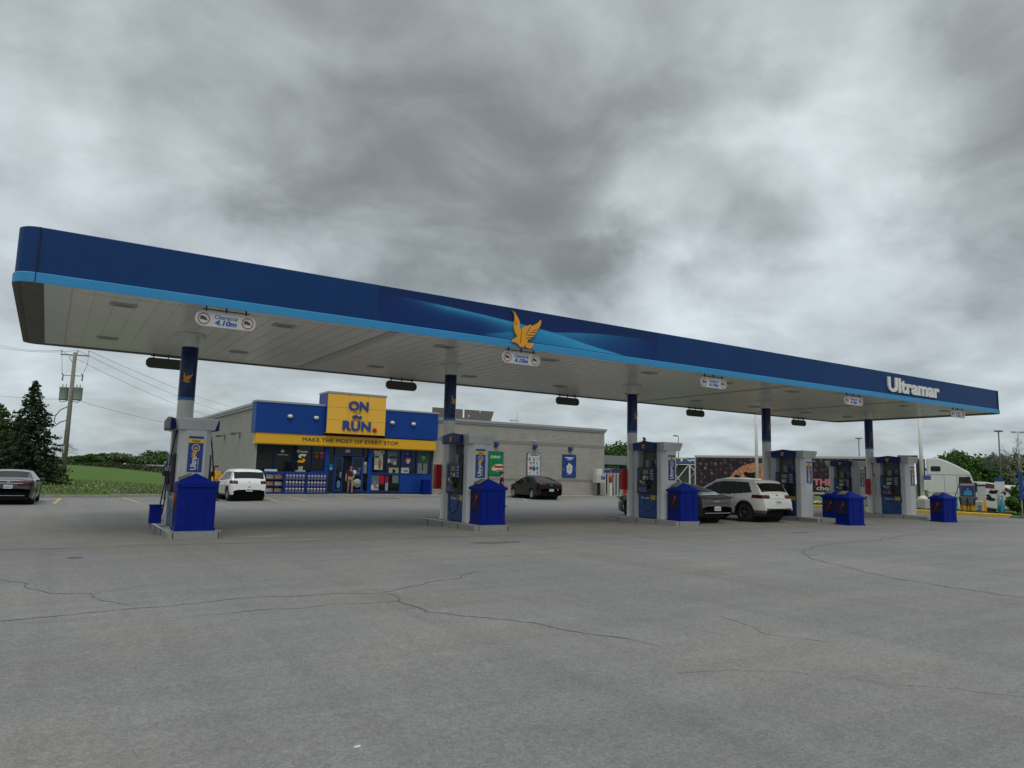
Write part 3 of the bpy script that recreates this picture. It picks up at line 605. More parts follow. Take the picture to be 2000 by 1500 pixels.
# ================================================================== FUEL DISPENSERS
def dispenser():
    t = thing('fuel_dispenser', None, 'fuel pump', group='petrol dispensers under the canopy')
    T = [(-.36, .15), (-.22, 0), (.22, 0), (.36, .15), (.36, .38), (-.36, .38)]
    k = MB(); k.prism(T, 0, 2.36, 'z', .012); k.build('front_tower', GREYT, t)
    k = MB(); k.prism([(x, 1.73-y) for x, y in T][::-1], 0, 2.36, 'z', .012); k.build('rear_tower', GREYT, t)
    k = MB(); P = [(-.40, -.02), (.40, -.02), (.40, 1.75), (-.40, 1.75)]; Q = [(-.46, -.09), (.46, -.09), (.46, 1.82), (-.46, 1.82)]; Q2 = [(-.44, -.07), (.44, -.07), (.44, 1.80), (-.44, 1.80)]
    k.add([(x, y, 2.34) for x, y in P]+[(x, y, 2.57) for x, y in Q]+[(x, y, 2.62) for x, y in Q2], [(3, 2, 1, 0), (8, 9, 10, 11)]+[(a+i, a+(i+1) % 4, a+4+(i+1) % 4, a+4+i) for a in (0, 4) for i in range(4)]); k.build('cap', GREYT, t)
    k = MB(); k.box(-.34, .34, .385, 1.345, .03, .84); k.build('lower_cabinet', PUMPB, t)
    k = MB(); k.box(-.10, .10, .385, 1.345, 1.74, 2.33); k.build('header_post', GREYD, t)
    for s in (-1, 1):
        k = MB()
        k.prism([(.30, 2.34), (1.42, 2.34), (1.46, 2.60), (.86, 2.67), (.26, 2.60)], min(s*.44, s*.56), max(s*.44, s*.56), 'x', .03); h = k.build('blue_hood', PUMPN, t)
        k = MB(); bird(k, .86, s*.56, 2.50, .17, .20, .008, '-x' if s < 0 else '+x'); k.build('bird_emblem', ORNG, h)
        k = MB(); k.box(min(s*.34, s*.44), max(s*.34, s*.44), .40, 1.33, .84, 1.76, .03); f = k.build('display_panel', BLACK, t)
        xf = s*.44
        def plate(nm, y0, y1, z0, z1, m, d=.012):
            k = MB(); k.box(min(xf, xf+s*d), max(xf, xf+s*d), y0, y1, z0, z1); return k.build(nm, m, f)
        plate('price_screen', .74, 1.00, 1.52, 1.66, MGREY); plate('total_screen', .74, 1.00, 1.33, 1.46, LGREY); plate('card_reader', .86, 1.08, 1.16, 1.27, MGREY); plate('keypad', .66, .82, 1.14, 1.28, mat('keypad_dark', (.05, .05, .055), .5)); plate('receipt_slot', 1.10, 1.16, 1.22, 1.30, PAPER)
        plate('blue_strip', .44, .64, 1.28, 1.70, PUMPB); plate('blue_strip', 1.16, 1.30, 1.30, 1.66, PUMPB)
        for yy in (1.16, 1.02): plate('grade_button', yy-.055, yy+.055, .90, 1.06, mat('button_blue', (.05, .12, .42), .4))
        plate('grade_button', .82, .93, .90, 1.08, mat('button_pink', (.60, .12, .15), .4))
        k = MB()
        for j in range(4): lettering(k, 'ESSENCE', .54, xf+s*.013, 1.36+.09*j, width=.14, height=.03, ext=.003, face='-x' if s < 0 else '+x')
        k.build('lettering', PAPER, f)
        # topper sign above the display
        k = MB(); k.box(min(s*.12, s*.16), max(s*.12, s*.16), .46, .80, 1.78, 2.14); q = k.build('topper_sign', PUMPB, t)
        k = MB(); k.box(min(s*.11, s*.30), max(s*.11, s*.30), .86, 1.02, 1.76, 2.02); k.build('side_screen', MGREY, t)
        k = MB(); k.lathe([(0, .0), (.07, .0), (.07, .012), (0, .012)], 16, (s*.165-.006, .66, 1.95), 'x'); k.build('round_sticker', mat('sticker_gold', (.45, .30, .10), .5), q)
        # lower cabinet lettering and yellow decal
        k = MB(); lettering(k, 'Ultramar', .98, s*.342, .70, width=.42, height=.075, ext=.005, face='-x' if s < 0 else '+x'); k.build('lettering', PAPER, t)
        k = MB(); k.box(min(s*.342, s*.35), max(s*.342, s*.35), .44, .70, .64, .80); k.build('yellow_decal', mat('decal_yellow', (.55, .38, .05), .5), t)
        k = MB()
        for a, b in (((.42, .12), (1.30, .58)), ((.42, .52), (1.30, .20))):
            A = Vector(a); Bq = Vector(b); d = (Bq-A).normalized(); qv = Vector((-d.y, d.x))
            k.prism([tuple(A), tuple(Bq+qv*.02), tuple(Bq-qv*.03)], min(s*.341, s*.346), max(s*.341, s*.346), 'x')
        k.build('cross_sweep', mat('sweep_blue', (.012, .10, .30), .4), t)
        # nozzle resting in its holder and the hose looping down from the cap
        k = MB(); k.box(min(s*.44, s*.53), max(s*.44, s*.53), .70, .80, 1.02, 1.20, .01); k.cyl((s*.50, .76, 1.18), (s*.58, .70, 1.38), .022); k.cyl((s*.58, .70, 1.38), (s*.53, .64, 1.52), .018)
        k.box(min(s*.47, s*.60), max(s*.47, s*.60), .68, .76, 1.22, 1.34, .012); k.build('nozzle', BLACK, t)
        k = MB(); pts = []
        for a, z, yy in ((.38, 2.33, .46), (.42, 2.1, .44), (.46, 1.8, .42), (.49, 1.5, .38), (.52, 1.2, .34), (.55, .9, .28), (.56, .62, .24), (.57, .42, .30), (.58, .30, .42), (.60, .26, .56), (.60, .32, .70), (.58, .5, .78), (.55, .8, .78), (.52, 1.04, .76)): pts.append((s*a, yy, z))
        k.tube(pts, .016, 6); k.build('hose', RUBBER, t)
    # vertical advert on the front tower
    for (yy, sg) in ((0, 1), (1.73, -1)):
        if sg < 0: continue
        k = MB(); k.box(-.165, .165, -.012, -.001, 1.33, 2.18); a = k.build('advert_panel', mat('advert_blue', (.010, .045, .22), .4), t)
        k = MB(); k.box(-.175, .175, -.018, -.0125, 2.02, 2.12); y = k.build('yellow_band', mat('advert_yellow', (.75, .50, .03), .45), a)
        k = MB(); lettering(k, 'New', 0, -.0185, 2.07, width=.2, height=.07, ext=.002, bold=.02, shear=.25); k.build('lettering', mat('ink_navy', (.01, .015, .05), .5), a)
        k = MB(); lettering(k, 'Ultra', -.03, -.0125, 1.53, width=.31, height=.13, ext=.004, rot=90, bold=.03); k.build('lettering', PAPER, a)
        k = MB(); lettering(k, 'Ma', -.03, -.0125, 1.77, width=.16, height=.11, ext=.004, rot=90, bold=.03); lettering(k, 'x', .0, -.0125, 1.90, width=.08, height=.08, ext=.004, rot=90, bold=.03); k.build('lettering', YEL2, a)
        k = MB(); k.lathe([(.075, -.013), (.075, -.017), (.09, -.017), (.09, -.013)], 20, (.0, 0, 1.90), 'y'); lettering(k, 'fuel additive', .07, -.0125, 1.52, width=.28, height=.022, ext=.003, rot=90); k.build('ring_mark', PAPER, a)
    return t
DISP_L = ['grey fuel pump with vertical blue advert behind the leftmost blue bin', 'grey fuel pump with vertical blue advert beside the second canopy column', 'grey fuel pump beside the third column, in front of the dark grey car', 'grey fuel pump right behind the white crossover at the pumps', 'grey fuel pump beside the fifth column, farthest right under the canopy']
d0 = dispenser()
for i, X in enumerate(ISX):
    o = d0 if i == 0 else copy_tree(d0); o.location = (X, 18.69, ITOP); o['label'] = DISP_L[i]
    if i >= 2: o.scale = (1, 1, 1.04)
o = copy_tree(d0); o.location = (35.5, 21.75, .02); o['label'] = 'grey fuel pump left of the fifth column, behind two blue bins'; o.scale = (1, 1, 1.02)
# ================================================================== BLUE BINS
def bin_(name='waste_bin'):
    t = thing(name, None, 'waste bin', group='blue forecourt bins')
    k = MB(); w_, d_ = .435, .36
    P = rrect(-w_+.02, w_-.02, -d_+.02, d_-.02, .05, 3); Q = rrect(-w_, w_, -d_, d_, .06, 3); n = len(P)
    k.add([(x, y, 0) for x, y in Q]+[(x, y, .06) for x, y in Q]+[(x, y, .07) for x, y in P]+[(x, y, 1.0) for x, y in P], [(a*n+i, a*n+(i+1) % n, (a+1)*n+(i+1) % n, (a+1)*n+i) for a in range(3) for i in range(n)]+[list(range(n))[::-1], list(range(3*n, 4*n))]); 
    for x in (-.2, .2): k.box(x-.012, x+.012, -d_+.008, -d_+.022, .1, .95)
    k.build('body', BINB, t)
    k = MB(); e = .446; f = .372
    k.add([(-e, -f, .99), (e, -f, .99), (e, f, .99), (-e, f, .99), (-e, -f, 1.06), (e, -f, 1.06), (e, f, 1.06), (-e, f, 1.06), (0, -.06, 1.30), (0, .10, 1.30)],
          [(3, 2, 1, 0), (0, 1, 5, 4), (1, 2, 6, 5), (2, 3, 7, 6), (3, 0, 4, 7), (4, 5, 8), (5, 6, 9, 8), (6, 7, 9), (7, 4, 8, 9)]); k.build('peaked_lid', BINB, t)
    k = MB(); k.prism([(-.36, 1.14), (-.12, 1.27), (-.12, 1.30), (-.36, 1.20)], -.08, .22, 'y'); k.build('grey_flap', mat('flap_grey', (.12, .125, .12), .6), t)
    for s in (-1, 1):
        k = MB(); k.box(min(s*.414, s*.422), max(s*.414, s*.422), -.24, .26, .42, .90); h = k.build('opening', mat('bin_dark_opening', (.004, .004, .02), .8), t)
        k = MB(); k.box(min(s*.415, s*.43), max(s*.415, s*.43), -.25, .27, .40, .42); k.box(min(s*.415, s*.43), max(s*.415, s*.43), -.25, .27, .68, .70); k.build('opening_rim', BINB, t)
        k = MB(); k.cyl((s*.43, .10, .46), (s*.43, -.06, .80), .008); k.box(min(s*.42, s*.44), max(s*.42, s*.44), -.10, -.05, .74, .84); k.build('squeegee', mat('squeegee_red', (.50, .02, .04), .4), t)
    return t
b0 = bin_()
q4 = at(1660, 1018, 27.9); q4b = at(1632, 1008, 29.8); q5 = at(1843, 1012, 31.9)
BN = [((2.98, 18.30, ITOP), 0, 'blue peaked-lid bin on the leftmost pump island'), ((10.95, 18.30, ITOP), 0, 'blue peaked-lid bin on the second pump island'), ((18.85, 18.22, ITOP), -.04, 'blue peaked-lid bin in front of the dark grey car'),
      ((q4.x, q4.y, G0), R(-8), 'front one of the two blue bins standing together on the ground'), ((q4b.x, q4b.y, G0), R(0), 'rear one of the two blue bins standing together, half hidden'), ((q5.x, q5.y, G0), R(-10), 'blue peaked-lid bin farthest right, near the yellow kerb')]
for i, (l, rz, lab) in enumerate(BN):
    o = b0 if i == 0 else copy_tree(b0); o.location = l; o.rotation_euler[2] = rz; o['label'] = lab
k = MB(); k.prism(rrect(-.13, .13, -.10, .10, .02, 2), 0, .42, 'z'); k.box(-.14, .14, -.11, .11, .40, .44)
o = k.build('washer_bucket', BINB, loc=(2.28, 19.2, ITOP+.10)); tag(o, 'small blue washer box hung low at the side of the leftmost pump', 'bucket')
# fire extinguisher cabinets on the far side of columns
k = MB(); k.box(-.12, .12, -.1, .1, 0, .7, .04); k.prism([(-.12, .55), (.12, .55), (.10, .78), (-.10, .78)], -.09, .09, 'y')
o = k.build('extinguisher_cover', RED, loc=(10.62, CY+.17, 1.05)); tag(o, 'red extinguisher cover strapped to the second canopy column', 'fire extinguisher', group='red extinguisher covers'); rc = o
o = rc.copy(); COL.objects.link(o); o.location = (18.52, CY+.17, 1.1); o['label'] = 'red extinguisher cover strapped to the third canopy column'
o = rc.copy(); COL.objects.link(o); o.location = (34.28, CY-.05, 1.0); o['label'] = 'red extinguisher cover strapped to the fifth canopy column'
# ================================================================== STORE
K2 = 43/41.5
def XS(x): return x*K2
def ZS(z): return (z-EYE)*K2+EYE
BY = 43.0
bx0, bx1 = XS(9.78), XS(34.80); zbase = .02; wtop = ZS(4.92); wbase = ZS(.23)
def brick_mat(name, c1, c2, mort):
    m = bpy.data.materials.new(name); m.use_nodes = True; t = m.node_tree; b = t.nodes['Principled BSDF']; b.inputs['Roughness'].default_value = .9
    g = t.nodes.new('ShaderNodeNewGeometry'); sp = t.nodes.new('ShaderNodeSeparateXYZ'); t.links.new(g.outputs['Position'], sp.inputs[0])
    ad = t.nodes.new('ShaderNodeMath'); t.links.new(sp.outputs[0], ad.inputs[0]); t.links.new(sp.outputs[1], ad.inputs[1]); cb_ = t.nodes.new('ShaderNodeCombineXYZ'); t.links.new(ad.outputs[0], cb_.inputs[0]); t.links.new(sp.outputs[2], cb_.inputs[1])
    br = t.nodes.new('ShaderNodeTexBrick'); br.inputs['Scale'].default_value = 1; br.inputs['Brick Width'].default_value = .40; br.inputs['Row Height'].default_value = .10; br.inputs['Mortar Size'].default_value = .008
    br.inputs['Color1'].default_value = (*c1, 1); br.inputs['Color2'].default_value = (*c2, 1); br.inputs['Mortar'].default_value = (*mort, 1); t.links.new(cb_.outputs[0], br.inputs['Vector'])
    n = t.nodes.new('ShaderNodeTexNoise'); n.inputs['Scale'].default_value = 1.3; n.inputs['Detail'].default_value = 6; t.links.new(g.outputs['Position'], n.inputs['Vector'])
    mr = t.nodes.new('ShaderNodeMapRange'); mr.inputs[3].default_value = .85; mr.inputs[4].default_value = 1.15; t.links.new(n.outputs['Fac'], mr.inputs[0])
    vs = t.nodes.new('ShaderNodeVectorMath'); vs.operation = 'SCALE'; t.links.new(br.outputs['Color'], vs.inputs[0]); t.links.new(mr.outputs[0], vs.inputs['Scale']); t.links.new(vs.outputs[0], b.inputs['Base Color'])
    bp = t.nodes.new('ShaderNodeBump'); bp.inputs['Strength'].default_value = .5; bp.inputs['Distance'].default_value = .02; t.links.new(br.outputs['Fac'], bp.inputs['Height']); bp.invert = True; t.links.new(bp.outputs[0], b.inputs['Normal'])
    return m
BRICK = brick_mat('grey_block_wall', (.375, .358, .315), (.33, .316, .28), (.25, .243, .22))
BRICK2 = brick_mat('grey_block_band', (.27, .257, .228), (.24, .23, .205), (.19, .183, .165))
st = thing('convenience_store', 'low grey block store with blue and yellow front under a flat roof', 'store', ((bx0+bx1)/2, 53, 0))
st_inv = Matrix.Translation(-Vector(st.location))
def sb(mb, name, mats, parent=None):
    o = mb.build(name, mats); p = parent or st; o.parent = p
    o.matrix_parent_inverse = st_inv if p is st else Matrix.Identity(4); 
    return o
BD = 66.0; fx0, fx1 = XS(9.70), XS(20.72)      # the glazed front
k = MB()
k.box(fx1, bx1, BY, BD, zbase, wtop)                  # right block
k.box(bx0, fx1-.004, BY+.55, BD, zbase, wtop-.002)    # behind the glass front
k.box(bx0, fx0-.03, BY+.002, BY+.548, zbase, wtop+.2)
for (z) in (0,): pass
k.box(bx0, bx0+.3, BY+.552, BD, wtop-.003, ZS(5.15)); 
wall = sb(k, 'wall', BRICK)
for B_ in ((fx1+.3, bx1+.02, BY-.02, BY+.1, ZS(1.18), ZS(1.32)), (fx1+.3, bx1+.015, BY-.012, BY+.1, ZS(3.62), ZS(3.84)), (bx0-.02, bx0+.1, BY+.5, BD, ZS(1.18), ZS(1.32)), (bx1-.1, bx1+.022, BY+.11, BD, ZS(1.18), ZS(1.32))): k = MB(); k.box(*B_); sb(k, 'band_course', BRICK2)
k = MB(); k.box(fx1-.2, bx1+.16, BY-.14, BY+.4, wtop+.002, wtop+.17, .01); k.box(bx1-.3, bx1+.158, BY+.402, BD, wtop+.002, wtop+.168); k.box(bx1-.1, bx1+.08, BY-.07, BD, wtop-.12, wtop); k.box(fx1+.2, bx1-.12, BY-.07, BY+.1, wtop-.12, wtop)
k.box(bx0-.14, bx0+.44, BY-.10, BD, ZS(5.15), ZS(5.15)+.17, .01); k.box(bx0-.07, bx0, BY-.05, BD, ZS(5.15)-.14, ZS(5.15)-.002)
sb(k, 'roof_coping', METALC)
k = MB(); k.box(bx0+.31, bx1-.31, BY+.41, BD-.1, wtop-.25, wtop+.02); sb(k, 'roof', MGREY)
# sign band
by = BY-.05; byf = BY-.42
k = MB(); k.box(XS(9.50), XS(13.38), byf, BY+.54, ZS(3.55), ZS(5.24)); sb(k, 'blue_sign_panel', BLUE); k = MB(); k.box(XS(17.12), XS(20.74), byf, BY+.54, ZS(3.60), ZS(5.26)); bp_ = sb(k, 'blue_sign_panel', BLUE)
k = MB()
for x in (XS(10.72), XS(12.12), XS(18.35), XS(19.75)): k = MB(); k.box(x-.008, x+.008, byf-.003, byf+.01, ZS(3.6), ZS(5.2)); sb(k, 'panel_joint', mat('blue_joint', (.004, .02, .10), .6))
k = MB(); k.box(XS(9.46), XS(13.4), byf-.04, BY+.55, ZS(5.242), ZS(5.35), .01); k.box(XS(17.12), XS(20.78), byf-.04, BY+.55, ZS(5.262), ZS(5.36), .01); sb(k, 'sign_coping', METALC)
k = MB(); k.box(XS(9.60), XS(20.68), byf+.05, BY+.3, ZS(2.98), ZS(3.548)); k.box(XS(9.6), XS(20.68), byf+.09, BY+.29, ZS(2.93), ZS(2.979)); sb(k, 'yellow_band', YEL2)
k = MB(); lettering(k, 'MAKE THE MOST OF EVERY STOP.', XS(15.16), byf+.048, ZS(3.28), width=XS(5.95), height=.22, ext=.02, bold=.0, space=1.05); sb(k, 'slogan_lettering', mat('ink_black', (.012, .014, .03), .5))
k = MB(); k.box(XS(13.42), XS(17.02), BY-.75, BY+.9, ZS(3.70), ZS(6.02)); sb(k, 'yellow_sign_box', YEL)
k = MB(); k.box(XS(13.42)-.012, XS(13.42)-.001, BY-.70, BY+.9, ZS(3.75), ZS(6.0)); sb(k, 'box_side', mat('box_side_blue', (.012, .055, .25), .5))
k = MB()
for x in (XS(14.68), XS(15.87)): k.box(x-.008, x+.008, BY-.754, BY-.745, ZS(3.72), ZS(6.0))
for z in (ZS(4.48), ZS(5.22)): k.box(XS(13.44), XS(17.0), BY-.755, BY-.746, z-.007, z+.007)
sb(k, 'panel_joint', mat('yellow_joint', (.42, .24, .04), .6))
k = MB(); k.box(XS(13.38), XS(17.06), BY-.79, BY+.92, ZS(6.022), ZS(6.13), .01); sb(k, 'sign_coping', METALC)
INKB = mat('letter_blue', (.01, .055, .27), .4)
k = MB(); lettering(k, 'ON', XS(15.28), BY-.75, ZS(5.37), width=XS(1.22), height=.58, ext=.09, bold=.032); sb(k, 'lettering', INKB)
k = MB(); lettering(k, 'the', XS(15.22), BY-.75, ZS(4.74), width=.62, height=.27, ext=.07, bold=.025, shear=.25); k.box(XS(15.22)-.24, XS(15.22)+.24, BY-.775, BY-.75, ZS(4.51), ZS(4.53)); k.box(XS(15.22)-.24, XS(15.22)+.24, BY-.775, BY-.75, ZS(4.95), ZS(4.97)); sb(k, 'lettering', INKB)
k = MB(); lettering(k, 'RUN', XS(15.22), BY-.75, ZS(4.18), width=XS(1.72), height=.58, ext=.09, bold=.032, space=1.06); sb(k, 'lettering', INKB)
# the red maple leaf full stop
leaf = [(0, .5), (.1, .3), (.22, .36), (.18, .1), (.3, .22), (.35, .12), (.5, .14), (.42, -.02), (.46, -.08), (.22, -.26), (.25, -.34), (.03, -.3), (.03, -.5)]
leaf = leaf+[(-a, b) for a, b in leaf[::-1]][:-1]
k = MB(); k.prism([(XS(16.35)+a*.30, ZS(3.99)+b*.30) for a, b in leaf], BY-.84, BY-.75, 'y'); sb(k, 'maple_leaf_mark', RED)
for x in (11.36, 12.86, 17.58, 19.0):
    k = MB(); k.ico((XS(x), byf-.10, ZS(4.53)), .16, .15, .12, 2); k.box(XS(x)-.04, XS(x)+.04, byf-.06, byf, ZS(4.5), ZS(4.6)); sb(k, 'sign_lamp', mat('lamp_shell', (.62, .63, .63), .3))
# glazed front
gy = BY+.10
k = MB(); k.box(fx0-.02, fx1, gy+.02, BY+.5, wbase-.06, wbase+.06); k.box(fx0, fx1, gy+.03, BY+.54, ZS(2.95), ZS(3.6)); k.box(fx0, fx0+.06, gy-.05, BY+.4, wbase, ZS(2.97)); sb(k, 'front_frame', mat('frame_blue', (.005, .030, .15), .4))
FRB = mat('mullion_blue', (.006, .036, .185), .4)
mull = [9.74, 10.73, 11.85, 12.90, 13.78, 14.16, 16.12, 16.50, 17.72, 18.62, 19.54, 20.62]
wide = {13.78: .16, 16.50: .17}
def win(xa, xb, za, zb, name='window', blind=False):
    w_ = MB(); w_.box(XS(xa)+.03, XS(xb)-.03, gy+.03, gy+.05, ZS(za), ZS(zb)); o = sb(w_, name, GLASS)
    f = MB(); t_ = .035
    f.box(XS(xa)+.0, XS(xb)-.0, gy-.02, gy+.06, ZS(zb)-t_, ZS(zb)+t_*.6); f.box(XS(xa), XS(xb), gy-.02, gy+.06, ZS(za)-t_*.6, ZS(za)+t_); 
    f.box(XS(xa)-t_*.6, XS(xa)+t_, gy-.025, gy+.062, ZS(za), ZS(zb)); f.box(XS(xb)-t_, XS(xb)+t_*.6, gy-.025, gy+.062, ZS(za), ZS(zb))
    fo = f.build('window_frame', FRB, None); fo.parent = o; fo.matrix_parent_inverse = st_inv @ Matrix.Identity(4) if 0 else Matrix.Identity(4); return o
wins = {}
for a, b in ((9.74, 10.73), (10.73, 11.85), (11.85, 12.90), (12.90, 13.74)): wins[a] = win(a, b, 1.40, 2.93)
k = MB(); k.box(fx0, XS(13.74), gy+.0, gy+.08, wbase+.06, ZS(1.36)); sb(k, 'panel_below_windows', FRB)
for a, b in ((16.58, 17.50), (17.50, 18.50), (18.50, 19.54), (19.54, 20.62)): wins[a] = win(a, b, 1.45, 2.93)
for a, b in ((16.58, 17.50), (17.50, 18.50)): wins[a+.001] = win(a, b, .34, 1.40)
k = MB(); k.box(XS(18.53), XS(20.66), gy-.01, gy+.06, wbase+.06, ZS(1.40)); sb(k, 'blue_apron_panel', BLUE)
k = MB(); k.box(XS(19.57)-.01, XS(19.57)+.01, gy-.014, gy-.01, wbase+.06, ZS(1.4)); sb(k, 'panel_joint', mat('blue_joint', (0, 0, 0)))
for x, w_ in ((13.80, .15), (16.50, .16)):
    k = MB(); k.box(XS(x)-w_, XS(x)+w_*.6, gy-.09, gy+.05, wbase+.0, ZS(2.97)); sb(k, 'blue_pillar', BLUE)
# entrance
wins['t1'] = win(13.92, 14.25, .30, 2.90); wins['t2'] = win(14.25, 16.05, 2.44, 2.93); wins['t3'] = win(16.05, 16.38, .30, 2.93)
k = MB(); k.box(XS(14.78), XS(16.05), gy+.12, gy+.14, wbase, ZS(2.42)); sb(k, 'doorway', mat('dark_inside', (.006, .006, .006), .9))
def door(xa, xb, yoff, rz=0):
    w_ = XS(xb)-XS(xa); t_ = MB()
    t_.box(0, w_, -.02, .02, 0, ZS(2.38)-ZS(.32)); 
    f = MB(); h = ZS(2.38)-ZS(.32)
    o = None
    f.box(0, .10, -.03, .03, 0, h); f.box(w_-.10, w_, -.03, .03, 0, h); f.box(.1, w_-.1, -.03, .03, h-.1, h); f.box(.1, w_-.1, -.03, .03, 0, .14); f.box(.1, w_-.1, -.028, .028, .98, 1.05)
    o = f.build('door', FRB); o.parent = st; o.matrix_parent_inverse = st_inv; o.location = (XS(xa), gy-.03+yoff, ZS(.32)); o.rotation_euler[2] = rz
    g = MB(); g.box(.1, w_-.1, -.008, .008, .14, h-.1); g.build('door_glass', GLASS, o)
    hd = MB(); hd.box(w_-.2, w_-.12, -.09, -.03, .85, 1.2, .01) if xa < 15 else hd.box(.12, .2, -.09, -.03, .85, 1.2, .01); hd.build('handle', METALC, o); return o
dl = door(14.28, 14.80, 0); dr = door(15.32, 16.04, 0)
# things stuck on the glass: printed stickers and posters, each its own sheet
def sheet_on(name, xa, xb, za, zb, fn, nx=12, nz=16, par=None, y=None):
    o = picture(name, XS(xa), XS(xb), ZS(za), ZS(zb), y if y else gy+.022, nx, nz, fn, None, .5)
    p = par if par is not None else st
    o.parent = p
    o.matrix_parent_inverse = st_inv if p is st else Matrix.Identity(4)
    return o
def flat(c, edge=None, e=.06):
    def f(u, v):
        if edge and (u < e or u > 1-e or v < e or v > 1-e): return edge
        n = mnoise.noise(Vector((u*6+c[0], v*6, 1)))*.12; return tuple(max(0, min(255, q*(1+n))) for q in c)
    return f
def busy(bgc, blobs, seed=0):
    def f(u, v):
        c = bgc
        for bx_, bz, rx, rz, col in blobs:
            if ((u-bx_)/rx)**2+((v-bz)/rz)**2 < 1+.5*mnoise.noise(Vector((u*7, v*7, seed))): c = col
        n = 1+.25*mnoise.noise(Vector((u*14, v*14, seed+3))); return tuple(max(0, min(255, q*n)) for q in c)
    return f
pg = lambda nm, *a, **k_: sheet_on(nm, *a, **k_)
pg('window_blind', 9.80, 10.66, 2.02, 2.88, flat((34, 42, 43)), par=wins[9.74]); pg('window_blind', 10.80, 11.78, 1.98, 2.88, flat((36, 44, 44)), par=wins[10.73])
k = MB(); k.prism([(XS(11.22)-.12, ZS(2.55)), (XS(11.22), ZS(2.68)), (XS(11.22)+.14, ZS(2.56)), (XS(11.22), ZS(2.46))], gy+.012, gy+.02, 'y'); k.box(XS(10.95), XS(11.55), gy+.012, gy+.02, ZS(2.35), ZS(2.38)); sb(k, 'window_decal', LGREY, wins[10.73])
k = MB(); k.box(XS(12.02), XS(12.68), gy+.005, gy+.02, ZS(2.50), ZS(2.66)); gs = sb(k, 'lit_sign', DGREEN, wins[11.85]); k = MB(); lettering(k, 'Green', XS(12.35), gy+.004, ZS(2.60), width=.66, height=.16, ext=.006, bold=.03); sb(k, 'lettering', PAPER, wins[11.85])
S1 = [(.95, .98), (.35, 1.0), (.08, .82), (.1, .6), (.40, .48), (.44, .58), (.36, .68), (.5, .76), (.72, .74), (.72, .66), (1.0, .83), (.95, 1.02)]
S2 = [(1-a, 1-b) for a, b in S1]
for pl, m_ in ((S1, mat('sign_cream', (.72, .70, .50), .4)), (S2, YEL2)):
    k = MB(); k.prism([(XS(12.10)+a*.50, ZS(1.95)+b*.52) for a, b in pl], gy+.004, gy+.02, 'y'); sb(k, 'arrow_emblem', m_, wins[11.85])
pg('poster', 13.00, 13.33, 2.13, 2.58, busy((22, 42, 26), [(.6, .5, .3, .28, (170, 40, 40)), (.5, .95, .6, .12, (60, 130, 70))]), par=wins[12.90])
pg('poster', 13.38, 13.66, 2.13, 2.58, busy((26, 40, 80), [(.5, .5, .32, .3, (185, 30, 45)), (.5, .95, .6, .1, (150, 150, 170))]), par=wins[12.90])
pg('poster', 14.00, 14.19, 1.55, 1.92, busy((45, 110, 150), [(.5, .3, .4, .18, (160, 185, 190))]), par=wins['t1']); pg('cardboard', 13.98, 14.22, .4, 1.5, flat((44, 38, 36)), par=wins['t1'])
k = MB(); lettering(k, '88', XS(15.06), gy+.0, ZS(2.72), width=.3, height=.2, ext=.006, bold=.02); sb(k, 'door_number', PAPER, wins['t2'])
pg('notice', 16.10, 16.32, 1.42, 2.1, busy((120, 130, 130), [(.5, .9, .3, .12, (200, 205, 210))]), par=wins['t3'])
# stickers on the doors
k = MB(); k.lathe([(0, 0), (.27, 0), (.27, -.006), (0, -.006)], 28, (.42, -.012, .52), 'y'); r_ = k.build('round_sticker', mat('sticker_cream', (.40, .44, .38), .5), dr)
k = MB(); k.lathe([(0, 0), (.18, 0), (.18, -.004), (0, -.004)], 24, (.42, -.019, .52), 'y'); k.build('sticker_centre', mat('sticker_mint', (.22, .36, .28), .5), dr)
k = MB(); k.box(.22, .58, -.02, -.010, 1.08, 1.24); k.box(.14, .26, -.02, -.011, 1.38, 1.46); k.box(.42, .60, -.02, -.011, 1.3, 1.5); k.build('door_notice', mat('notice_blue', (.06, .09, .25), .5), dr)
k = MB(); k.ico((.30, -.03, .42), .12, .02, .26, 2); k.build('blue_sticker', TEAL, dl); k = MB(); k.ico((.26, -.045, .45), .06, .012, .07, 1); k.build('red_sticker', RED, dl)
pg('poster', 16.78, 17.32, 1.66, 2.62, busy((176, 182, 176), [(.66, .35, .22, .33, (140, 100, 50)), (.3, .8, .26, .09, (60, 110, 70)), (.2, .55, .14, .03, (90, 120, 100)), (.2, .45, .14, .03, (90, 120, 100)), (.2, .35, .14, .03, (90, 120, 100))]), par=wins[16.58], nx=24, nz=36)
pg('poster_header', 16.72, 17.42, 2.63, 2.82, busy((190, 188, 180), [(.8, .5, .1, .35, (80, 70, 60))]), par=wins[16.58])
pg('poster', 17.66, 18.24, 1.98, 2.80, busy((96, 120, 134), [(.45, .32, .2, .34, (130, 110, 130)), (.8, .15, .12, .12, (190, 170, 150)), (.1, .3, .12, .14, (200, 200, 195)), (.5, .55, .5, .1, (50, 60, 55)), (.2, .05, .4, .06, (20, 20, 25))]), par=wins[17.50], nx=20, nz=30)
pg('poster', 17.75, 18.40, 1.47, 1.80, busy((150, 160, 140), [(.5, .3, .16, .5, (20, 22, 20)), (.9, .7, .1, .3, (150, 140, 60))]), par=wins[17.50]); pg('poster', 18.56, 19.10, 1.48, 1.82, busy((170, 176, 176), [(.6, .4, .3, .2, (100, 100, 130))]), par=wins[18.50])
pg('poster', 18.72, 19.32, 1.98, 2.82, busy((20, 44, 112), [(.5, .36, .34, .2, (165, 110, 85)), (.5, .28, .16, .16, (200, 180, 150)), (.35, .85, .25, .05, (120, 130, 150))]), par=wins[18.50], nx=20, nz=28)
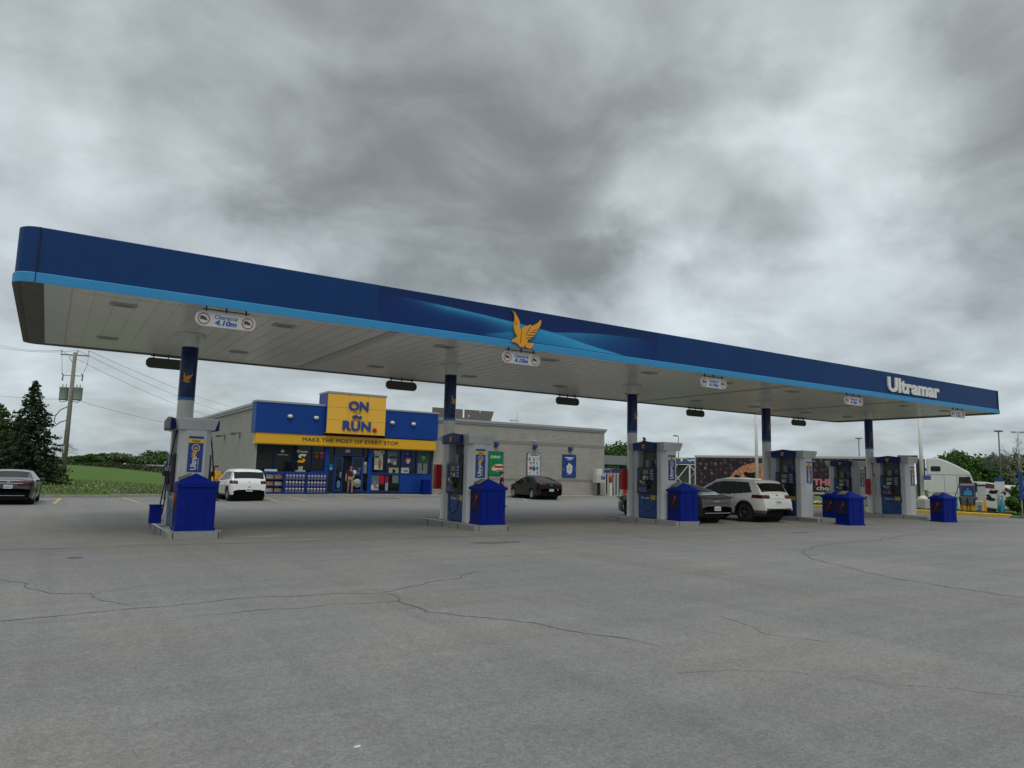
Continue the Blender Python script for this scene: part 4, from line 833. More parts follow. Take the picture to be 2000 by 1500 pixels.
k = MB(); k.box(XS(19.68), XS(20.44), gy+.01, gy+.028, ZS(2.18), ZS(2.72)); sb(k, 'green_sign', DGREEN, wins[19.54]); k = MB(); lettering(k, 'TD', XS(20.05), gy+.008, ZS(2.48), width=.26, height=.2, ext=.006, bold=.03); sb(k, 'lettering', mat('sign_mint', (.25, .55, .35), .4), wins[19.54])
pg('cabinet', 19.68, 20.36, 1.48, 2.14, lambda u, v: (20, 24, 26) if abs(u-.5) < .04 and v > .3 else (104, 120, 116), par=wins[19.54], nx=26)
pg('poster', 16.62, 17.14, .42, 1.32, busy((90, 104, 112), [(.5, .3, .3, .36, (130, 110, 130)), (.2, .2, .15, .16, (205, 205, 200)), (.85, .3, .14, .12, (190, 170, 150)), (.5, .05, .5, .06, (180, 180, 180))]), par=wins[16.581], nx=20, nz=28)
pg('poster', 17.16, 17.46, .8, 1.3, flat((170, 32, 38)), par=wins[16.581]); pg('poster', 17.54, 17.74, .40, 1.28, lambda u, v: (165, 30, 36) if v > .5 else (150, 150, 155), par=wins[17.501]); pg('notice', 18.0, 18.42, .86, 1.38, flat((96, 112, 112)), par=wins[17.501])
# posters on the block wall, lamps over them
def poster(xa, xb, za, zb, frame, fn, nm='wall_poster', nx=26, nz=38):
    k = MB(); k.box(XS(xa)-.05, XS(xb)+.05, BY-.07, BY-.001, ZS(za)-.05, ZS(zb)+.05, .01); f = sb(k, nm, frame)
    p = picture('printed_sheet', XS(xa), XS(xb), ZS(za), ZS(zb), BY-.076, nx, nz, fn, None, .4); p.parent = f; p.matrix_parent_inverse = Matrix.Identity(4); return f
FRM = mat('poster_frame', (.01, .055, .14), .4)
p1 = poster(24.78, 25.88, 1.52, 3.03, FRM, busy((20, 122, 74), [(.72, .31, .5, .155, (196, 110, 100)), (.66, .25, .46, .10, (225, 190, 170)), (.78, .34, .40, .04, (150, 40, 45)), (.72, .20, .28, .03, (90, 130, 50)), (.8, .44, .3, .03, (230, 200, 190))], 2))
k = MB(); lettering(k, 'SUB', XS(25.10), BY-.077, ZS(2.70), width=.42, height=.18, ext=.004, bold=.03, shear=.12); sb(k, 'lettering', mat('cream_yellow', (.70, .70, .30), .5), p1)
k = MB(); lettering(k, 'WAY', XS(25.50), BY-.077, ZS(2.70), width=.42, height=.18, ext=.004, bold=.03, shear=.12); sb(k, 'lettering', PAPER, p1)
p2 = poster(27.90, 28.94, 1.54, 3.04, FRM, busy((186, 194, 196), [(.5, .93, .40, .035, (70, 95, 115)), (.16, .74, .10, .08, (200, 110, 90)), (.82, .76, .13, .07, (205, 150, 90)), (.5, .72, .07, .06, (110, 90, 90)), (.5, .58, .07, .05, (60, 60, 75)), (.28, .55, .05, .07, (70, 80, 100)), (.75, .56, .05, .07, (120, 140, 150)), (.25, .33, .12, .08, (175, 40, 60)), (.78, .33, .12, .08, (60, 130, 135)), (.5, .30, .14, .10, (70, 80, 120)), (.5, .42, .05, .05, (40, 40, 50)), (.2, .12, .06, .07, (120, 170, 185)), (.8, .12, .06, .07, (80, 90, 95))], 4), nx=34, nz=48)
p3 = poster(30.96, 32.08, 1.50, 3.03, FRM, busy((38, 62, 128), [(.5, .37, .24, .24, (196, 200, 200)), (.5, .36, .12, .09, (190, 160, 80)), (.5, .36, .06, .05, (200, 204, 204)), (.5, .885, .36, .028, (200, 205, 225)), (.5, .82, .22, .022, (190, 195, 220)), (.5, .77, .16, .012, (150, 160, 200)), (.5, .10, .25, .012, (120, 140, 190)), (.07, .35, .05, .10, (50, 110, 170)), (.93, .35, .05, .10, (50, 110, 170))], 1), nx=34, nz=48)
for x, z in ((25.30, 3.55), (28.45, 3.52), (31.55, 3.47)):
    k = MB(); k.prism([(BY-.34, ZS(z)-.04), (BY-.30, ZS(z)+.16), (BY-.02, ZS(z)+.16), (BY-.02, ZS(z)-.20)], XS(x)-.12, XS(x)+.12, 'x', .015); sb(k, 'poster_lamp', mat('lamp_blue', (.012, .05, .16), .4))
k = MB(); k.box(XS(28.25), XS(28.6), BY-.06, BY-.0, ZS(3.88), ZS(3.98)); sb(k, 'wall_vent', LGREY)
for y in (47.6, 52.2):
    k = MB(); k.box(bx0-.55, bx0, y-.05, y+.05, 3.70, 3.76); k.box(bx0-.62, bx0-.30, y-.14, y+.14, 3.62, 3.72, .01); k.box(bx0-.06, bx0, y-.06, y+.06, 3.45, 3.8); sb(k, 'wall_lamp', GREYD)
# walkway in front of the store
k = MB(); xx = bx0-.6
while xx < bx1+2: k.box(xx+.008, min(xx+2.4, bx1+2)-.008, 41.75, BY+.0, -.2, ZS(.20), .015); xx += 2.4
tag(k.build('walkway', CONC), kind='structure')
# rooftop screen and mast
k = MB(); a = at(852, 812, 50.5); b = at(958, 817, 47.5); zt_ = at(852, 799, 50.5).z
A = Vector((23.2, 46.4)); Bv = Vector((26.6, 44.8))
t = thing('rooftop_screen', 'brown slatted rooftop screen with cross-shaped gap on the store roof', 'roof screen', (24.9, 46.0, wtop))
BR = mat('screen_brown', (.14, .125, .11), .7)
k = MB(); L_ = 3.95; h_ = 1.15
for s0, s1 in ((0, .75), (.86, 1.9), (2.02, 2.28), (2.34, 3.0), (3.06, 3.4), (3.4, 3.95)): 
    k.prism([(s0-2, .30), (s1-2, .30), (s1-2, h_ if s1 < 3.9 else h_+.02), (s0-2, h_)] if s1 < 3.9 else [(s0-2, .0), (s1-2.3, .0), (s1-2, h_), (s0-2, h_)], 0, .05, 'y')
for s0, s1, z0, z1 in ((0, 3.6, .0, .30),): k.box(s0-2, s1-2, 0, .05, z0, z1)
k.box(2.28-2, 2.34-2, 0, .05, .3, .62); k.box(2.28-2, 2.34-2, 0, .05, .78, h_); k.box(.75-2, .86-2, 0, .05, .75, h_); k.box(1.9-2, 2.02-2, 0, .05, .3, .55); k.box(3.0-2, 3.06-2, 0, .05, .3, 1.0)
o = k.build('screen_panel', BR, t); 
k = MB()
for x in (-1.8, -.6, .6, 1.6): k.cyl((x, .06, 0), (x, .9, .02), .03); k.cyl((x, .06, 1.0), (x, .9, .02), .025)
k.build('strut', GREYD, t); t.rotation_euler[2] = R(-3); t.scale = (1.26, 1, 1); t.location.x += .42
k = MB(); k.box(-.4, .55, -.3, .5, 0, .5, .03); k.lathe([(.0, .5), (.25, .5), (.25, .58), (0, .58)], 16)
tag(k.build('rooftop_unit', OFFW, loc=(24.5, 46.8, wtop+.02)), 'white air handling unit on the roof behind the brown screen', 'roof unit')
k = MB(); k.cyl((0, 0, 0), (0, 0, 1.15), .02); k.cyl((-.5, 0, .32), (.3, 0, .34), .02); k.ico((-.5, 0, .36), .12, .12, .07, 1); k.ico((-.18, 0, .36), .12, .12, .07, 1); k.cyl((-.35, 0, 0), (-.35, 0, .33), .02)
q = at(1025, 820, 51); tag(k.build('roof_mast', LGREY, loc=(q.x, q.y+1, wtop+.02)), 'thin mast and two small vents on the store roof', 'mast')
# ------------------------------------------------------------------ goods in front of the windows
WR = mat('firewood', (.34, .22, .14), .85, var=.3, vscale=9); WR2 = mat('bag_plastic', (.42, .36, .32), .3, var=.35, vscale=14)
rack_z = ZS(.22)
def rack(name, label, xa, xb):
    t = thing(name, label, 'rack', (XS((xa+xb)/2), BY-.75, rack_z)); w_ = (XS(xb)-XS(xa))/2; k = MB()
    for s in (-1, 1): k.box(s*w_-.025, s*w_+.025, -.3, .3, 0, 1.18)
    k.box(-w_, w_, .27, .30, 0, 1.18); k.build('rack_frame', FRB, t)
    for z in (.03, .40, .78): k = MB(); k.box(-w_+.03, w_-.03, -.3, .27, z, z+.035); k.build('shelf', FRB, t)
    k = MB(); k.box(-w_, w_, -.31, -.27, 1.12, 1.24); k.build('rack_header', BLUE, t); return t
r1 = rack('firewood_rack', 'blue rack of bundled firewood right of the white hatchback', 10.05, 11.08)
r2 = rack('jug_rack', 'left blue rack of washer fluid jugs under the windows', 11.16, 12.30)
r3 = rack('jug_rack', 'right blue rack of washer fluid jugs, nearest the entrance', 12.38, 13.52)
tag(r2, group='jug racks'); tag(r3, group='jug racks')
j0 = thing('washer_jug', None, 'jug', group='washer fluid jugs on the blue racks')
k = MB(); k.prism(rrect(-.075, .075, -.06, .06, .02, 2), 0, .20, 'z'); k.add([(-.07, -.055, .20), (.07, -.055, .20), (.07, .055, .20), (-.07, .055, .20), (-.03, -.03, .27), (.03, -.03, .27), (.03, .03, .27), (-.03, .03, .27)], [(0, 1, 5, 4), (1, 2, 6, 5), (2, 3, 7, 6), (3, 0, 4, 7), (4, 5, 6, 7)]); k.build('jug_body', mat('jug_purple', (.13, .13, .24), .3), j0)
k = MB(); k.lathe([(.032, .27), (.032, .315), (0, .315)], 10); k.box(-.06, .06, -.065, -.055, .19, .26); k.build('jug_cap', PAPER, j0)
cnt = 0; tiers = ['bottom', 'middle', 'top']
for ri, (rk, xa, xb) in enumerate(((r2, 11.16, 12.30), (r3, 12.38, 13.52))):
    for ti, z in enumerate((.065, .435, .815)):
        n = 6
        for c in range(n):
            o = j0 if cnt == 0 else copy_tree(j0); cnt += 1
            o.location = (XS(xa)+.12+(XS(xb)-XS(xa)-.24)*c/(n-1), BY-.95, rack_z+z)
            o['label'] = 'purple washer fluid jug with white cap on the %s shelf of the %s rack' % (tiers[ti], 'left' if ri == 0 else 'right')
for ti, z in enumerate((.065, .435, .815)):
    for c in range(2):
        k = MB(); k.smooth = False
        for a in range(3):
            for b_ in range(3): k.cyl((-.21, -.12+.12*a, .05+.075*b_), (.21, -.12+.12*a+.01, .05+.075*b_), .05, .046, 7)
        o = k.build('firewood_bundle', [WR] if (ti+c) % 2 else [WR2], loc=(XS(10.05)+.30+.50*c, BY-.80, rack_z+z))
        tag(o, '%s bundle of firewood on the %s shelf of the firewood rack' % (('left', 'right')[c], tiers[ti]), 'firewood', 'bundles of firewood')
k = MB(); k.box(-.33, .33, -.12, .12, 0, .12, .01); o = k.build('display_box', PAPER, loc=(XS(10.42), BY-.75, rack_z+1.24)); tag(o, 'long white box on top of the firewood rack', 'box')
k = MB(); k.box(-.12, .12, -.1, .1, 0, .22, .01); k.box(-.28, .28, -.14, .14, -.10, 0, .01); o = k.build('display_box', mat('box_buff', (.38, .36, .29), .7), loc=(XS(12.22), BY-.12, ZS(1.52))); tag(o, 'pale carton on a tray behind the window under the arrow emblem', 'box')
k = MB(); k.box(-.38, .38, -.05, .05, 0, .12); lettering(k, 'LAVE-GLACE', 0, -.051, .06, width=.55, height=.06, ext=.004); o = k.build('rack_sign', BLUE, loc=(XS(13.05), BY-.55, rack_z+1.20)); tag(o, 'small blue price sign standing on the right jug rack', 'sign')
k = MB(); k.prism(rrect(-.27, .27, -.25, .25, .08, 3), 0, .86, 'z'); k.prism(rrect(-.28, .28, -.26, .26, .08, 3), .86, .94, 'z', .02); o = k.build('litter_bin', BINB, loc=(XS(19.95), BY-.6, ZS(.20))); tag(o, 'small blue litter bin in front of the blue apron panel', 'waste bin')
t = thing('windshield_wash_stand', 'thin stand with green and yellow head beside the second column', 'stand', (XS(21.15), BY-.55, ZS(.2)))
k = MB(); k.cyl((0, 0, 0), (0, 0, .88), .02); k.box(-.2, .2, -.2, .2, 0, .03); k.box(-.15, .15, -.02, .02, .76, .78); k.build('post', BLACK, t)
k = MB(); k.box(-.16, .16, -.05, .05, .86, 1.0); k.build('yellow_plate', mat('plate_yellow', (.60, .50, .15), .5), t); k = MB(); k.box(-.13, .13, -.04, .04, 1.0, 1.12); k.build('green_plate', mat('plate_green', (.18, .35, .16), .5), t)
# air machine and small stuff at the right corner of the store
q = Vector((28.9, 35.6, 0)); mz = gz(28.9, 35.6)
mq = Vector((XS(33.75), 42.3, ZS(.2)))
t = thing('air_machine', 'grey air compressor machine on black leg by the store corner', 'air machine', mq)
k = MB(); k.box(-.10, .06, -.1, .1, 0, 1.0); k.box(-.4, .35, -.25, .25, 0, .03); k.build('leg', BLACK, t)
k = MB(); k.box(-.42, .45, -.25, .25, .95, 1.55, .02); k.build('machine_box', LGREY, t); k = MB(); k.box(-.32, .18, -.2, .2, 1.55, 1.98, .03); k.build('machine_head', mat('warm_white', (.66, .62, .54), .5), t)
k = MB(); k.box(.0, .40, -.26, -.251, 1.2, 1.45); k.build('blue_label', mat('label_blue', (.06, .10, .30), .5), t)
t = thing('fire_extinguisher', 'orange-red extinguisher on a white post right of the store corner', 'fire extinguisher', mq+Vector((1.05, -.1, 0)))
k = MB(); k.lathe([(0, 1.0), (.13, 1.0), (.14, 1.45), (.09, 1.6), (.03, 1.62), (.03, 1.9), (0, 1.9)], 14); k.build('cylinder', mat('ext_red', (.48, .06, .03), .4), t); k = MB(); k.box(-.11, .11, -.08, .08, 0, .95, .01); k.build('post', OFFW, t); k = MB(); k.cyl((.22, 0, 0), (.22, 0, 1.4), .06); k.build('dark_post', GREYD, t)
# fenced enclosure right of the store
t = thing('slatted_fence', 'cream slatted enclosure fence right of the store corner', 'fence', (39.6, 44.6, -.02))
k = MB(); 
for i in range(12): k.box(-2.2+.33*i, -2.2+.33*i+.17, -.03, .03, .12, 1.9)
k.build('slats', mat('fence_cream', (.42, .41, .37), .6), t); k = MB(); k.box(-2.3, 1.7, .03, .09, 1.78, 1.88); k.box(-2.3, 1.7, .03, .09, .2, .3); 
for x in (-2.35, -.3, 1.7): k.box(x-.06, x+.06, -.06, .06, 0, 2.05)
k.build('fence_frame', mat('fence_grey', (.25, .25, .24), .6), t)
t = thing('container_bin', 'dark blue domed container behind the cream slatted fence', 'container', (40.0, 46.3, 0))
k = MB(); k.box(-1.2, 1.3, -.6, .6, 0, 1.75); k.build('container_body', mat('container_blue', (.01, .04, .11), .5), t); k = MB(); k.prism([(-1.35, 1.75), (1.4, 1.75), (1.3, 2.1), (.6, 2.28), (-.6, 2.28), (-1.25, 2.1)], -.65, .65, 'y'); k.build('container_lid', mat('container_lid_blue', (.012, .05, .13), .5), t)
k = MB(); k.prism(rrect(-.28, .28, -.2, .2, .1, 3), 0, 1.5, 'z'); k.prism([(-.28, 1.5), (.28, 1.5), (.12, 1.78), (-.02, 1.78)], -.18, .18, 'y'); q = at(1227, 945, 43); o = k.build('red_cover', RED, loc=(q.x, q.y, gz(q.x, q.y))); tag(o, 'tall red covered cabinet on the ground just left of the third column', 'cabinet')
# low white car wash building far right of the store, with flat roof
t = thing('car_wash_shed', 'low white shed with corrugated grey fascia beyond the store', 'shed', (57.5, 66, -.1))
k = MB(); k.box(-7, 5, 0, 6, 0, 2.6); k.build('wall', OFFW, t); k = MB(); k.box(-8, 5.6, -.8, 6.5, 3.1, 4.15); k.build('fascia', mat('corrugated_grey', (.26, .28, .29), .5), t)
k = MB(); 
for i in range(60): k.box(-8+.226*i, -8+.226*i+.07, -.83, -.8, 3.12, 4.12)
k.build('fascia_ribs', mat('rib_grey', (.20, .22, .23), .5), t)
k = MB()
for x in (-6.5, 4.6): k.box(x, x+.25, -.5, -.25, 0, 3.1)
k.build('post', OFFW, t)
# the diesel island canopy sign in the distance
t = thing('distant_canopy', 'distant white truss canopy with blue lettered fascia left of the trailer', 'canopy', (63.5, 60.5, -.2), R(-50))
k = MB(); k.box(-5.5, 5.5, -.3, 5, 3.55, 4.2); k.build('fascia', mat('fascia_faded_blue', (.05, .10, .22), .5), t)
k = MB(); lettering(k, 'petiTwe', -1.0, -.30, 3.9, width=6.2, height=.5, ext=.05, bold=.02); k.build('lettering', WHITE, t)
k = MB()
for x in (-5, -2.4, .2, 2.6, 5):
    k.box(x-.09, x+.09, -.2, 0, 0, 3.55)
for x in (-5, -2.4, .2, 2.6):
    k.cyl((x, -.1, .2), (x+2.5, -.1, 3.4), .05, n=5); k.cyl((x+2.5, -.1, .2), (x, -.1, 3.4), .05, n=5); k.cyl((x, -.1, 1.8), (x+1.25, -.1, 3.4), .04, n=5)
k.build('truss', mat('truss_white', (.62, .64, .66), .5), t)
k = MB(); k.box(-5.2, 5.2, 5.0, 5.2, 0, 3.5); k.build('back_wall', mat('back_wall_grey', (.36, .38, .39), .6), t)
# ================================================================== CARS
def interp(P):
    xs_ = [p[0] for p in P]; ys_ = [p[1] for p in P]; return lambda x: float(np.interp(x, xs_, ys_))
def smooth_interp(P, L, n=400, s=.03):
    f = interp(P); X = np.linspace(-.2, L+.2, n); Y = np.array([f(x) for x in X]); kn = max(1, int(s/(X[1]-X[0]))); ker = np.ones(2*kn+1)/(2*kn+1)
    Yp = np.concatenate([np.full(kn, Y[0]), Y, np.full(kn, Y[-1])]); Ys = np.convolve(Yp, ker, 'valid'); return lambda x: float(np.interp(x, X, Ys))
def make_car(name, label, paint, sp, loc, rz):
    L, W = sp['L'], sp['W']/2
    zt = smooth_interp(sp['top'], L, 900, sp.get('sm', .02)); zbf = interp(sp.get('bot', [(0, .34), (.35, .24), (L-.4, .22), (L, .30)])); belt = interp(sp['belt'])
    R_ = sp['wr']; wy = sp['wheels']; N = 150; M = 54; Kk = 26
    us = np.linspace(0, 1, N+1); ys_ = L*(us-.90*np.sin(2*np.pi*us)/(2*np.pi))
    pr = interp([(.15, .90), (.30, .965), (.5, 1.0), (.75, 1.0), (.92, .975), (1.0, .955), (sp['H']-.02, sp.get('tumble', .70))] )
    def plan(y):
        a = min(1, y/sp.get('rr', .55)); b = min(1, (L-y)/.75); return (1-.16*(1-a)**2.4)*(1-.26*(1-b)**2.2)
    def sect(y):
        T = zt(y); B = min(zbf(y), T-.04); r = min(.07, .35*(T-B)); P = []
        for i in range(M+1):
            z = B+(T-r-B)*i/M; P.append((W*plan(y)*pr(z), z, 0))
        we = P[-1][0]
        for j in range(1, Kk+1):
            a = math.pi/2*j/Kk; P.append((we*max(0, math.cos(a))**.42, T-r+r*math.sin(a)**.8+.025*(1-(max(0, math.cos(a))**.42)**2), 1))
        return P
    G = [sect(y) for y in ys_]; ncol = len(G[0])
    cats = {}
    cls = sp['cls']
    for i in range(N):
        for j in range(ncol-1):
            q = [G[i][j], G[i+1][j], G[i+1][j+1], G[i][j+1]]; yc = (ys_[i]+ys_[i+1])/2; zc_ = sum(p[1] for p in q)/4; xc = sum(p[0] for p in q)/4; top = q[0][2] == 1 or q[3][2] == 1
            cat = 'body'
            if not top or zc_ < .9:
                for wq in wy:
                    if math.hypot(yc-wq, zc_-R_) < R_+.055 and xc > W*.55: cat = None
                    elif sp.get('arch') and math.hypot(yc-wq, zc_-R_) < R_+.12 and xc > W*.55 and cat: cat = 'lower_cladding'
            if cat is None: continue
            if cat == 'body': cat = cls(yc, zc_, xc, top, belt(yc), zt(yc), L, W) or 'body'
            for s in (-1, 1):
                key = cat
                if cat in ('side_window', 'tail_light', 'headlight', 'tail_light_inner'): key = (cat, s)
                d = cats.setdefault(key, ({}, [], []))
                idx = []
                for (a, b) in ((i, j), (i+1, j), (i+1, j+1), (i, j+1)):
                    kk_ = (a, b, s if b < ncol-1 else 0)
                    if kk_ not in d[0]: d[0][kk_] = len(d[1]); d[1].append((G[a][b][0]*s if b < ncol-1 else 0, ys_[a]-L/2, G[a][b][1]))
                    idx.append(d[0][kk_])
                if s < 0: idx = idx[::-1]
                d[2].append(idx)
    t = thing(name, label, 'car', loc, rz)
    cm = {'body': paint, 'lower_cladding': sp.get('clad', BLACK), 'side_window': CARGL, 'rear_window': CARGL, 'windshield': CARGL, 'tail_light': TAIL, 'tail_light_inner': TAILL, 'headlight': CHROME, 'roof_panel': paint, 'black_trim': BLACK, 'pale_bumper': sp.get('clad2', MGREY), 'chrome_trim': CHROME}
    par = {}
    for key, (_, vs, fs) in sorted(cats.items(), key=lambda q: str(q[0]) != 'body'):
        nm = key if isinstance(key, str) else key[0]
        me = bpy.data.meshes.new(nm); me.from_pydata(vs, [], fs); me.materials.append(cm[nm]); me.polygons.foreach_set('use_smooth', [True]*len(fs)); me.update(); link(nm, me, t)
    # dark underbody and wheel wells
    k = MB(); k.box(-W*.80, W*.80, -L/2+.35, L/2-.4, .22, .55)
    for wq in wy: k.lathe([(0, -W*.93), (R_+.06, -W*.93), (R_+.06, W*.93), (0, W*.93)], 28, (0, wq-L/2, R_), 'x')
    k.build('underbody', mat('underbody_black', (.006, .006, .006), .95), t)
    for wq in wy:
        for s in (-1, 1):
            cx = s*(W-.115); k = MB(); tw = .10
            k.lathe([(R_*.66, tw), (R_*.80, tw+.008), (R_*.95, tw-.015), (R_, tw-.05), (R_, -tw+.05), (R_*.95, -tw+.015), (R_*.66, -tw)], 32, (cx, wq-L/2, R_), 'x'); wo = k.build('wheel', RUBBER, t)
            k = MB(); ri = R_*.67; c_ = (cx, wq-L/2, R_)
            k.lathe([(ri, s*.095), (ri-.02, s*.097), (ri-.03, s*.04), (ri-.03, -s*.06)], 28, c_, 'x'); k.lathe([(0, s*.085), (.06, s*.085), (.07, s*.06), (0, s*.06)], 14, c_, 'x')
            ns = sp.get('spokes', 5)
            for a in range(ns):
                an = 2*math.pi*a/ns+.3; ca, sa = math.cos(an), math.sin(an); hw = .032
                v = [(-sa*hw, ca*hw), (sa*hw, -ca*hw)]
                vs = []
                for dx in (s*.05, s*.08):
                    for rr0, hw_ in ((.03, 1.2), (ri-.012, .8)):
                        for sg in (-1, 1): vs.append((cx+dx, wq-L/2+ca*rr0-sa*hw*hw_*sg, R_+sa*rr0+ca*hw*hw_*sg))
                k.add(vs, [(0, 1, 3, 2), (4, 6, 7, 5), (0, 2, 6, 4), (1, 5, 7, 3), (2, 3, 7, 6), (0, 4, 5, 1)])
            k.build('rim', sp.get('rim', CHROME), wo)
            k = MB(); k.lathe([(0, s*.02), (ri*.8, s*.02)], 20, c_, 'x'); k.build('brake_disc', GREYD, wo)
    # door mirrors
    my = sp['mirror']; mzv = belt(my)+.06
    for s in (-1, 1):
        k = MB(); k.box(min(s*(W-.02), s*(W+.17)), max(s*(W-.02), s*(W+.17)), my-L/2-.06, my-L/2+.06, mzv-.02, mzv+.12, .035); k.build('door_mirror', sp.get('mirrormat', paint), t)
    # number plate: sits on the rear face
    pz = sp['plate']
    def rear_y(z):
        for i, y in enumerate(ys_):
            if zt(y) > z: return y
        return 0
    k = MB(); yy = rear_y(pz)-L/2; k.box(-.155, .155, yy-.022, yy+.03, pz-.075, pz+.075, .006); pl = k.build('number_plate', PAPER, t)
    k = MB(); lettering(k, sp.get('ptext', 'CKZ 418'), 0, yy-.0225, pz-.005, width=.25, height=.065, ext=.003); k.build('plate_lettering', mat('plate_ink', (.02, .04, .20), .5), pl)
    for ex in sp.get('extra', []): ex(t, rear_y, L, W, zt)
    # door seams, handles
    k = MB()
    for y in sp['seams']:
        for s in (-1, 1):
            pts = [(s*(W*plan(y)*pr(z)+.002), y-L/2, z) for z in np.linspace(.36, belt(y), 8)]
            for a, b in zip(pts, pts[1:]): k.cyl(a, b, .006, n=4)
    k.build('door_seam', BLACK, t)
    for y in sp['handles']:
        for s in (-1, 1):
            z = belt(y)-.12; k = MB(); k.box(min(s*(W-.01), s*(W+.03)), max(s*(W-.01), s*(W+.03)), y-L/2-.09, y-L/2+.09, z-.014, z+.014, .008); k.build('door_handle', sp.get('handlemat', paint), t)
    return t
def rear_badge(z, w_=.09, h=.05, m=CHROME, name='badge', x=0):
    def f(t, ry, L, W, zt):
        y = ry(z)-L/2; k = MB(); k.box(x-w_/2, x+w_/2, y-.02, y+.02, z-h/2, z+h/2, .008); k.build(name, m, t)
    return f
# --- black compact saloon profile (fastback boot)
def cls_saloon(yc, z, x, top, be, T, L, W, o=dict(rw=(.50, 1.15), ws=(2.85, 3.55), side=(.85, 3.25), light=(.78, .97), lw=.42, mid=False, diff=.36)):
    if T > be+.10 and not top and z > be+.025 and z < T-.10 and o['side'][0]+max(0, (z-be))*.9 < yc < o['side'][1]-max(0, (z-be))*1.1:
        if abs(yc-(o['side'][0]+o['side'][1])/2-.05) < .035: return 'black_trim'
        return 'side_window'
    if o.get('blackroof') and top and z > 1.16 and x < W*.9: return 'black_trim'
    if top and o['rw'][0] < yc < o['rw'][1] and x < W*.66 and T > .95: return 'rear_window'
    if top and o['ws'][0] < yc < o['ws'][1] and x < W*.72: return 'windshield'
    if yc < .34 and o['light'][0] < z < o['light'][1] and (x > W*o['lw'] or o['mid']) : return 'tail_light' if o['mid'] else 'tail_light_inner' if (z > (o['light'][0]+o['light'][1])/2 and x < W*.75 and x > W*o['lw']) else 'tail_light'
    if yc > L-.42 and .60 < z < .72 and x > W*.5: return 'headlight'
    if z < o['diff'] and yc < .5 and x < W*.7: return 'black_trim'
    return None
SALOON = dict(L=4.55, W=1.80, H=1.44, sm=.02, tumble=.66, wr=.325, wheels=(1.02, 3.68), mirror=3.0, plate=.58, seams=(1.55, 2.35, 3.4), handles=(1.72, 2.58), rr=.6,
    top=[(0, .62), (.03, .86), (.07, 1.00), (.14, 1.055), (.42, 1.10), (.62, 1.17), (1.25, 1.38), (1.7, 1.435), (2.2, 1.44), (2.6, 1.41), (2.95, 1.30), (3.45, 1.05), (3.6, .99), (4.1, .90), (4.4, .80), (4.52, .66), (4.55, .45)],
    belt=[(0, .95), (.8, .98), (1.5, .95), (3.5, .90), (4.55, .8)])
def spec(base, **k_): d = dict(base); d.update(k_); return d
def cls_o(**kw):
    def f(yc, z, x, top, be, T, L, W): return cls_saloon(yc, z, x, top, be, T, L, W, kw)
    return f
black_paint = mat('paint_black', (.007, .008, .009), .25, coat=.25, spec=.35, var=.03)
navy_paint = mat('paint_dark_navy', (.008, .011, .026), .22, coat=.8, var=.03)
grey_paint = mat('paint_dark_grey', (.030, .032, .034), .32, coat=.6, var=.08)
white_paint = mat('paint_white', (.72, .73, .72), .28, coat=.7, var=.02)
pearl_paint = mat('paint_pearl', (.62, .62, .575), .28, coat=.7, var=.02)
s1 = spec(SALOON, cls=cls_o(rw=(.50, 1.22), ws=(2.75, 3.5), side=(.72, 3.35), light=(.82, .96), lw=.42, mid=False, diff=.38), ptext='BTRK 204', rim=mat('rim_silver', (.42, .42, .42), .3, metal=.7), spokes=10,
    extra=[rear_badge(.90, .16, .05), rear_badge(.42, .34, .03, TAIL, 'reflector', .52), rear_badge(.42, .34, .03, TAIL, 'reflector', -.52)])
make_car('parked_car', 'black saloon parked nose-in at the store wall under the white poster', black_paint, s1, (27.12, 39.35, gz(26.9, 38)+.02), R(-7))
s2 = spec(SALOON, L=4.85, W=1.83, cls=cls_o(rw=(.45, 1.15), ws=(2.95, 3.75), side=(.75, 3.55), light=(.80, .96), lw=.38, mid=False, diff=.34), wheels=(1.05, 3.85), plate=.76, ptext='CMHR 731', seams=(1.6, 2.5, 3.6), handles=(1.8, 2.7), mirror=3.2,
    top=[(0, .62), (.03, .90), (.07, 1.02), (.14, 1.065), (.40, 1.10), (.55, 1.14), (1.15, 1.37), (1.6, 1.44), (2.3, 1.45), (2.8, 1.42), (3.2, 1.28), (3.75, 1.04), (4.3, .94), (4.65, .84), (4.82, .66), (4.85, .45)],
    extra=[rear_badge(.955, .12, .06, CHROME), rear_badge(.90, 1.0, .035, CHROME, 'chrome_strip'), rear_badge(.40, 1.2, .02, CHROME, 'bumper_strip')])
make_car('parked_car', 'dark navy saloon in the parking bay at the left edge', navy_paint, s2, (-1.12, 38.75, gz(-1, 38)), R(-3))
s3 = spec(SALOON, L=4.72, W=1.83, cls=cls_o(rw=(.55, 1.75), ws=(2.95, 3.75), side=(.75, 3.55), light=(.90, .965), lw=.0, mid=True, diff=.46, blackroof=True), wheels=(.98, 3.78), wr=.34, plate=.56, ptext='GXC 902', seams=(1.5, 2.5, 3.6), handles=(1.75, 2.7), mirror=3.2, rim=mat('rim_dark', (.08, .08, .085), .35, metal=.6), spokes=8, clad2=MGREY,
    top=[(0, .58), (.03, .84), (.07, .98), (.13, 1.03), (.35, 1.06), (.60, 1.12), (1.5, 1.39), (2.0, 1.455), (2.5, 1.46), (2.9, 1.41), (3.3, 1.25), (3.8, 1.02), (4.3, .92), (4.55, .82), (4.69, .64), (4.72, .45)],
    extra=[rear_badge(.82, .34, .035, CHROME, 'badge'), rear_badge(.40, 1.35, .03, MGREY, 'bumper_strip'), rear_badge(.74, 1.25, .012, BLACK, 'boot_seam'), rear_badge(.47, .12, .035, TAIL, 'reflector', -.66)])
make_car('car_at_pump', 'dark grey fastback filling up between the third pump and white crossover', grey_paint, s3, (20.82, 20.75, G0), 0)
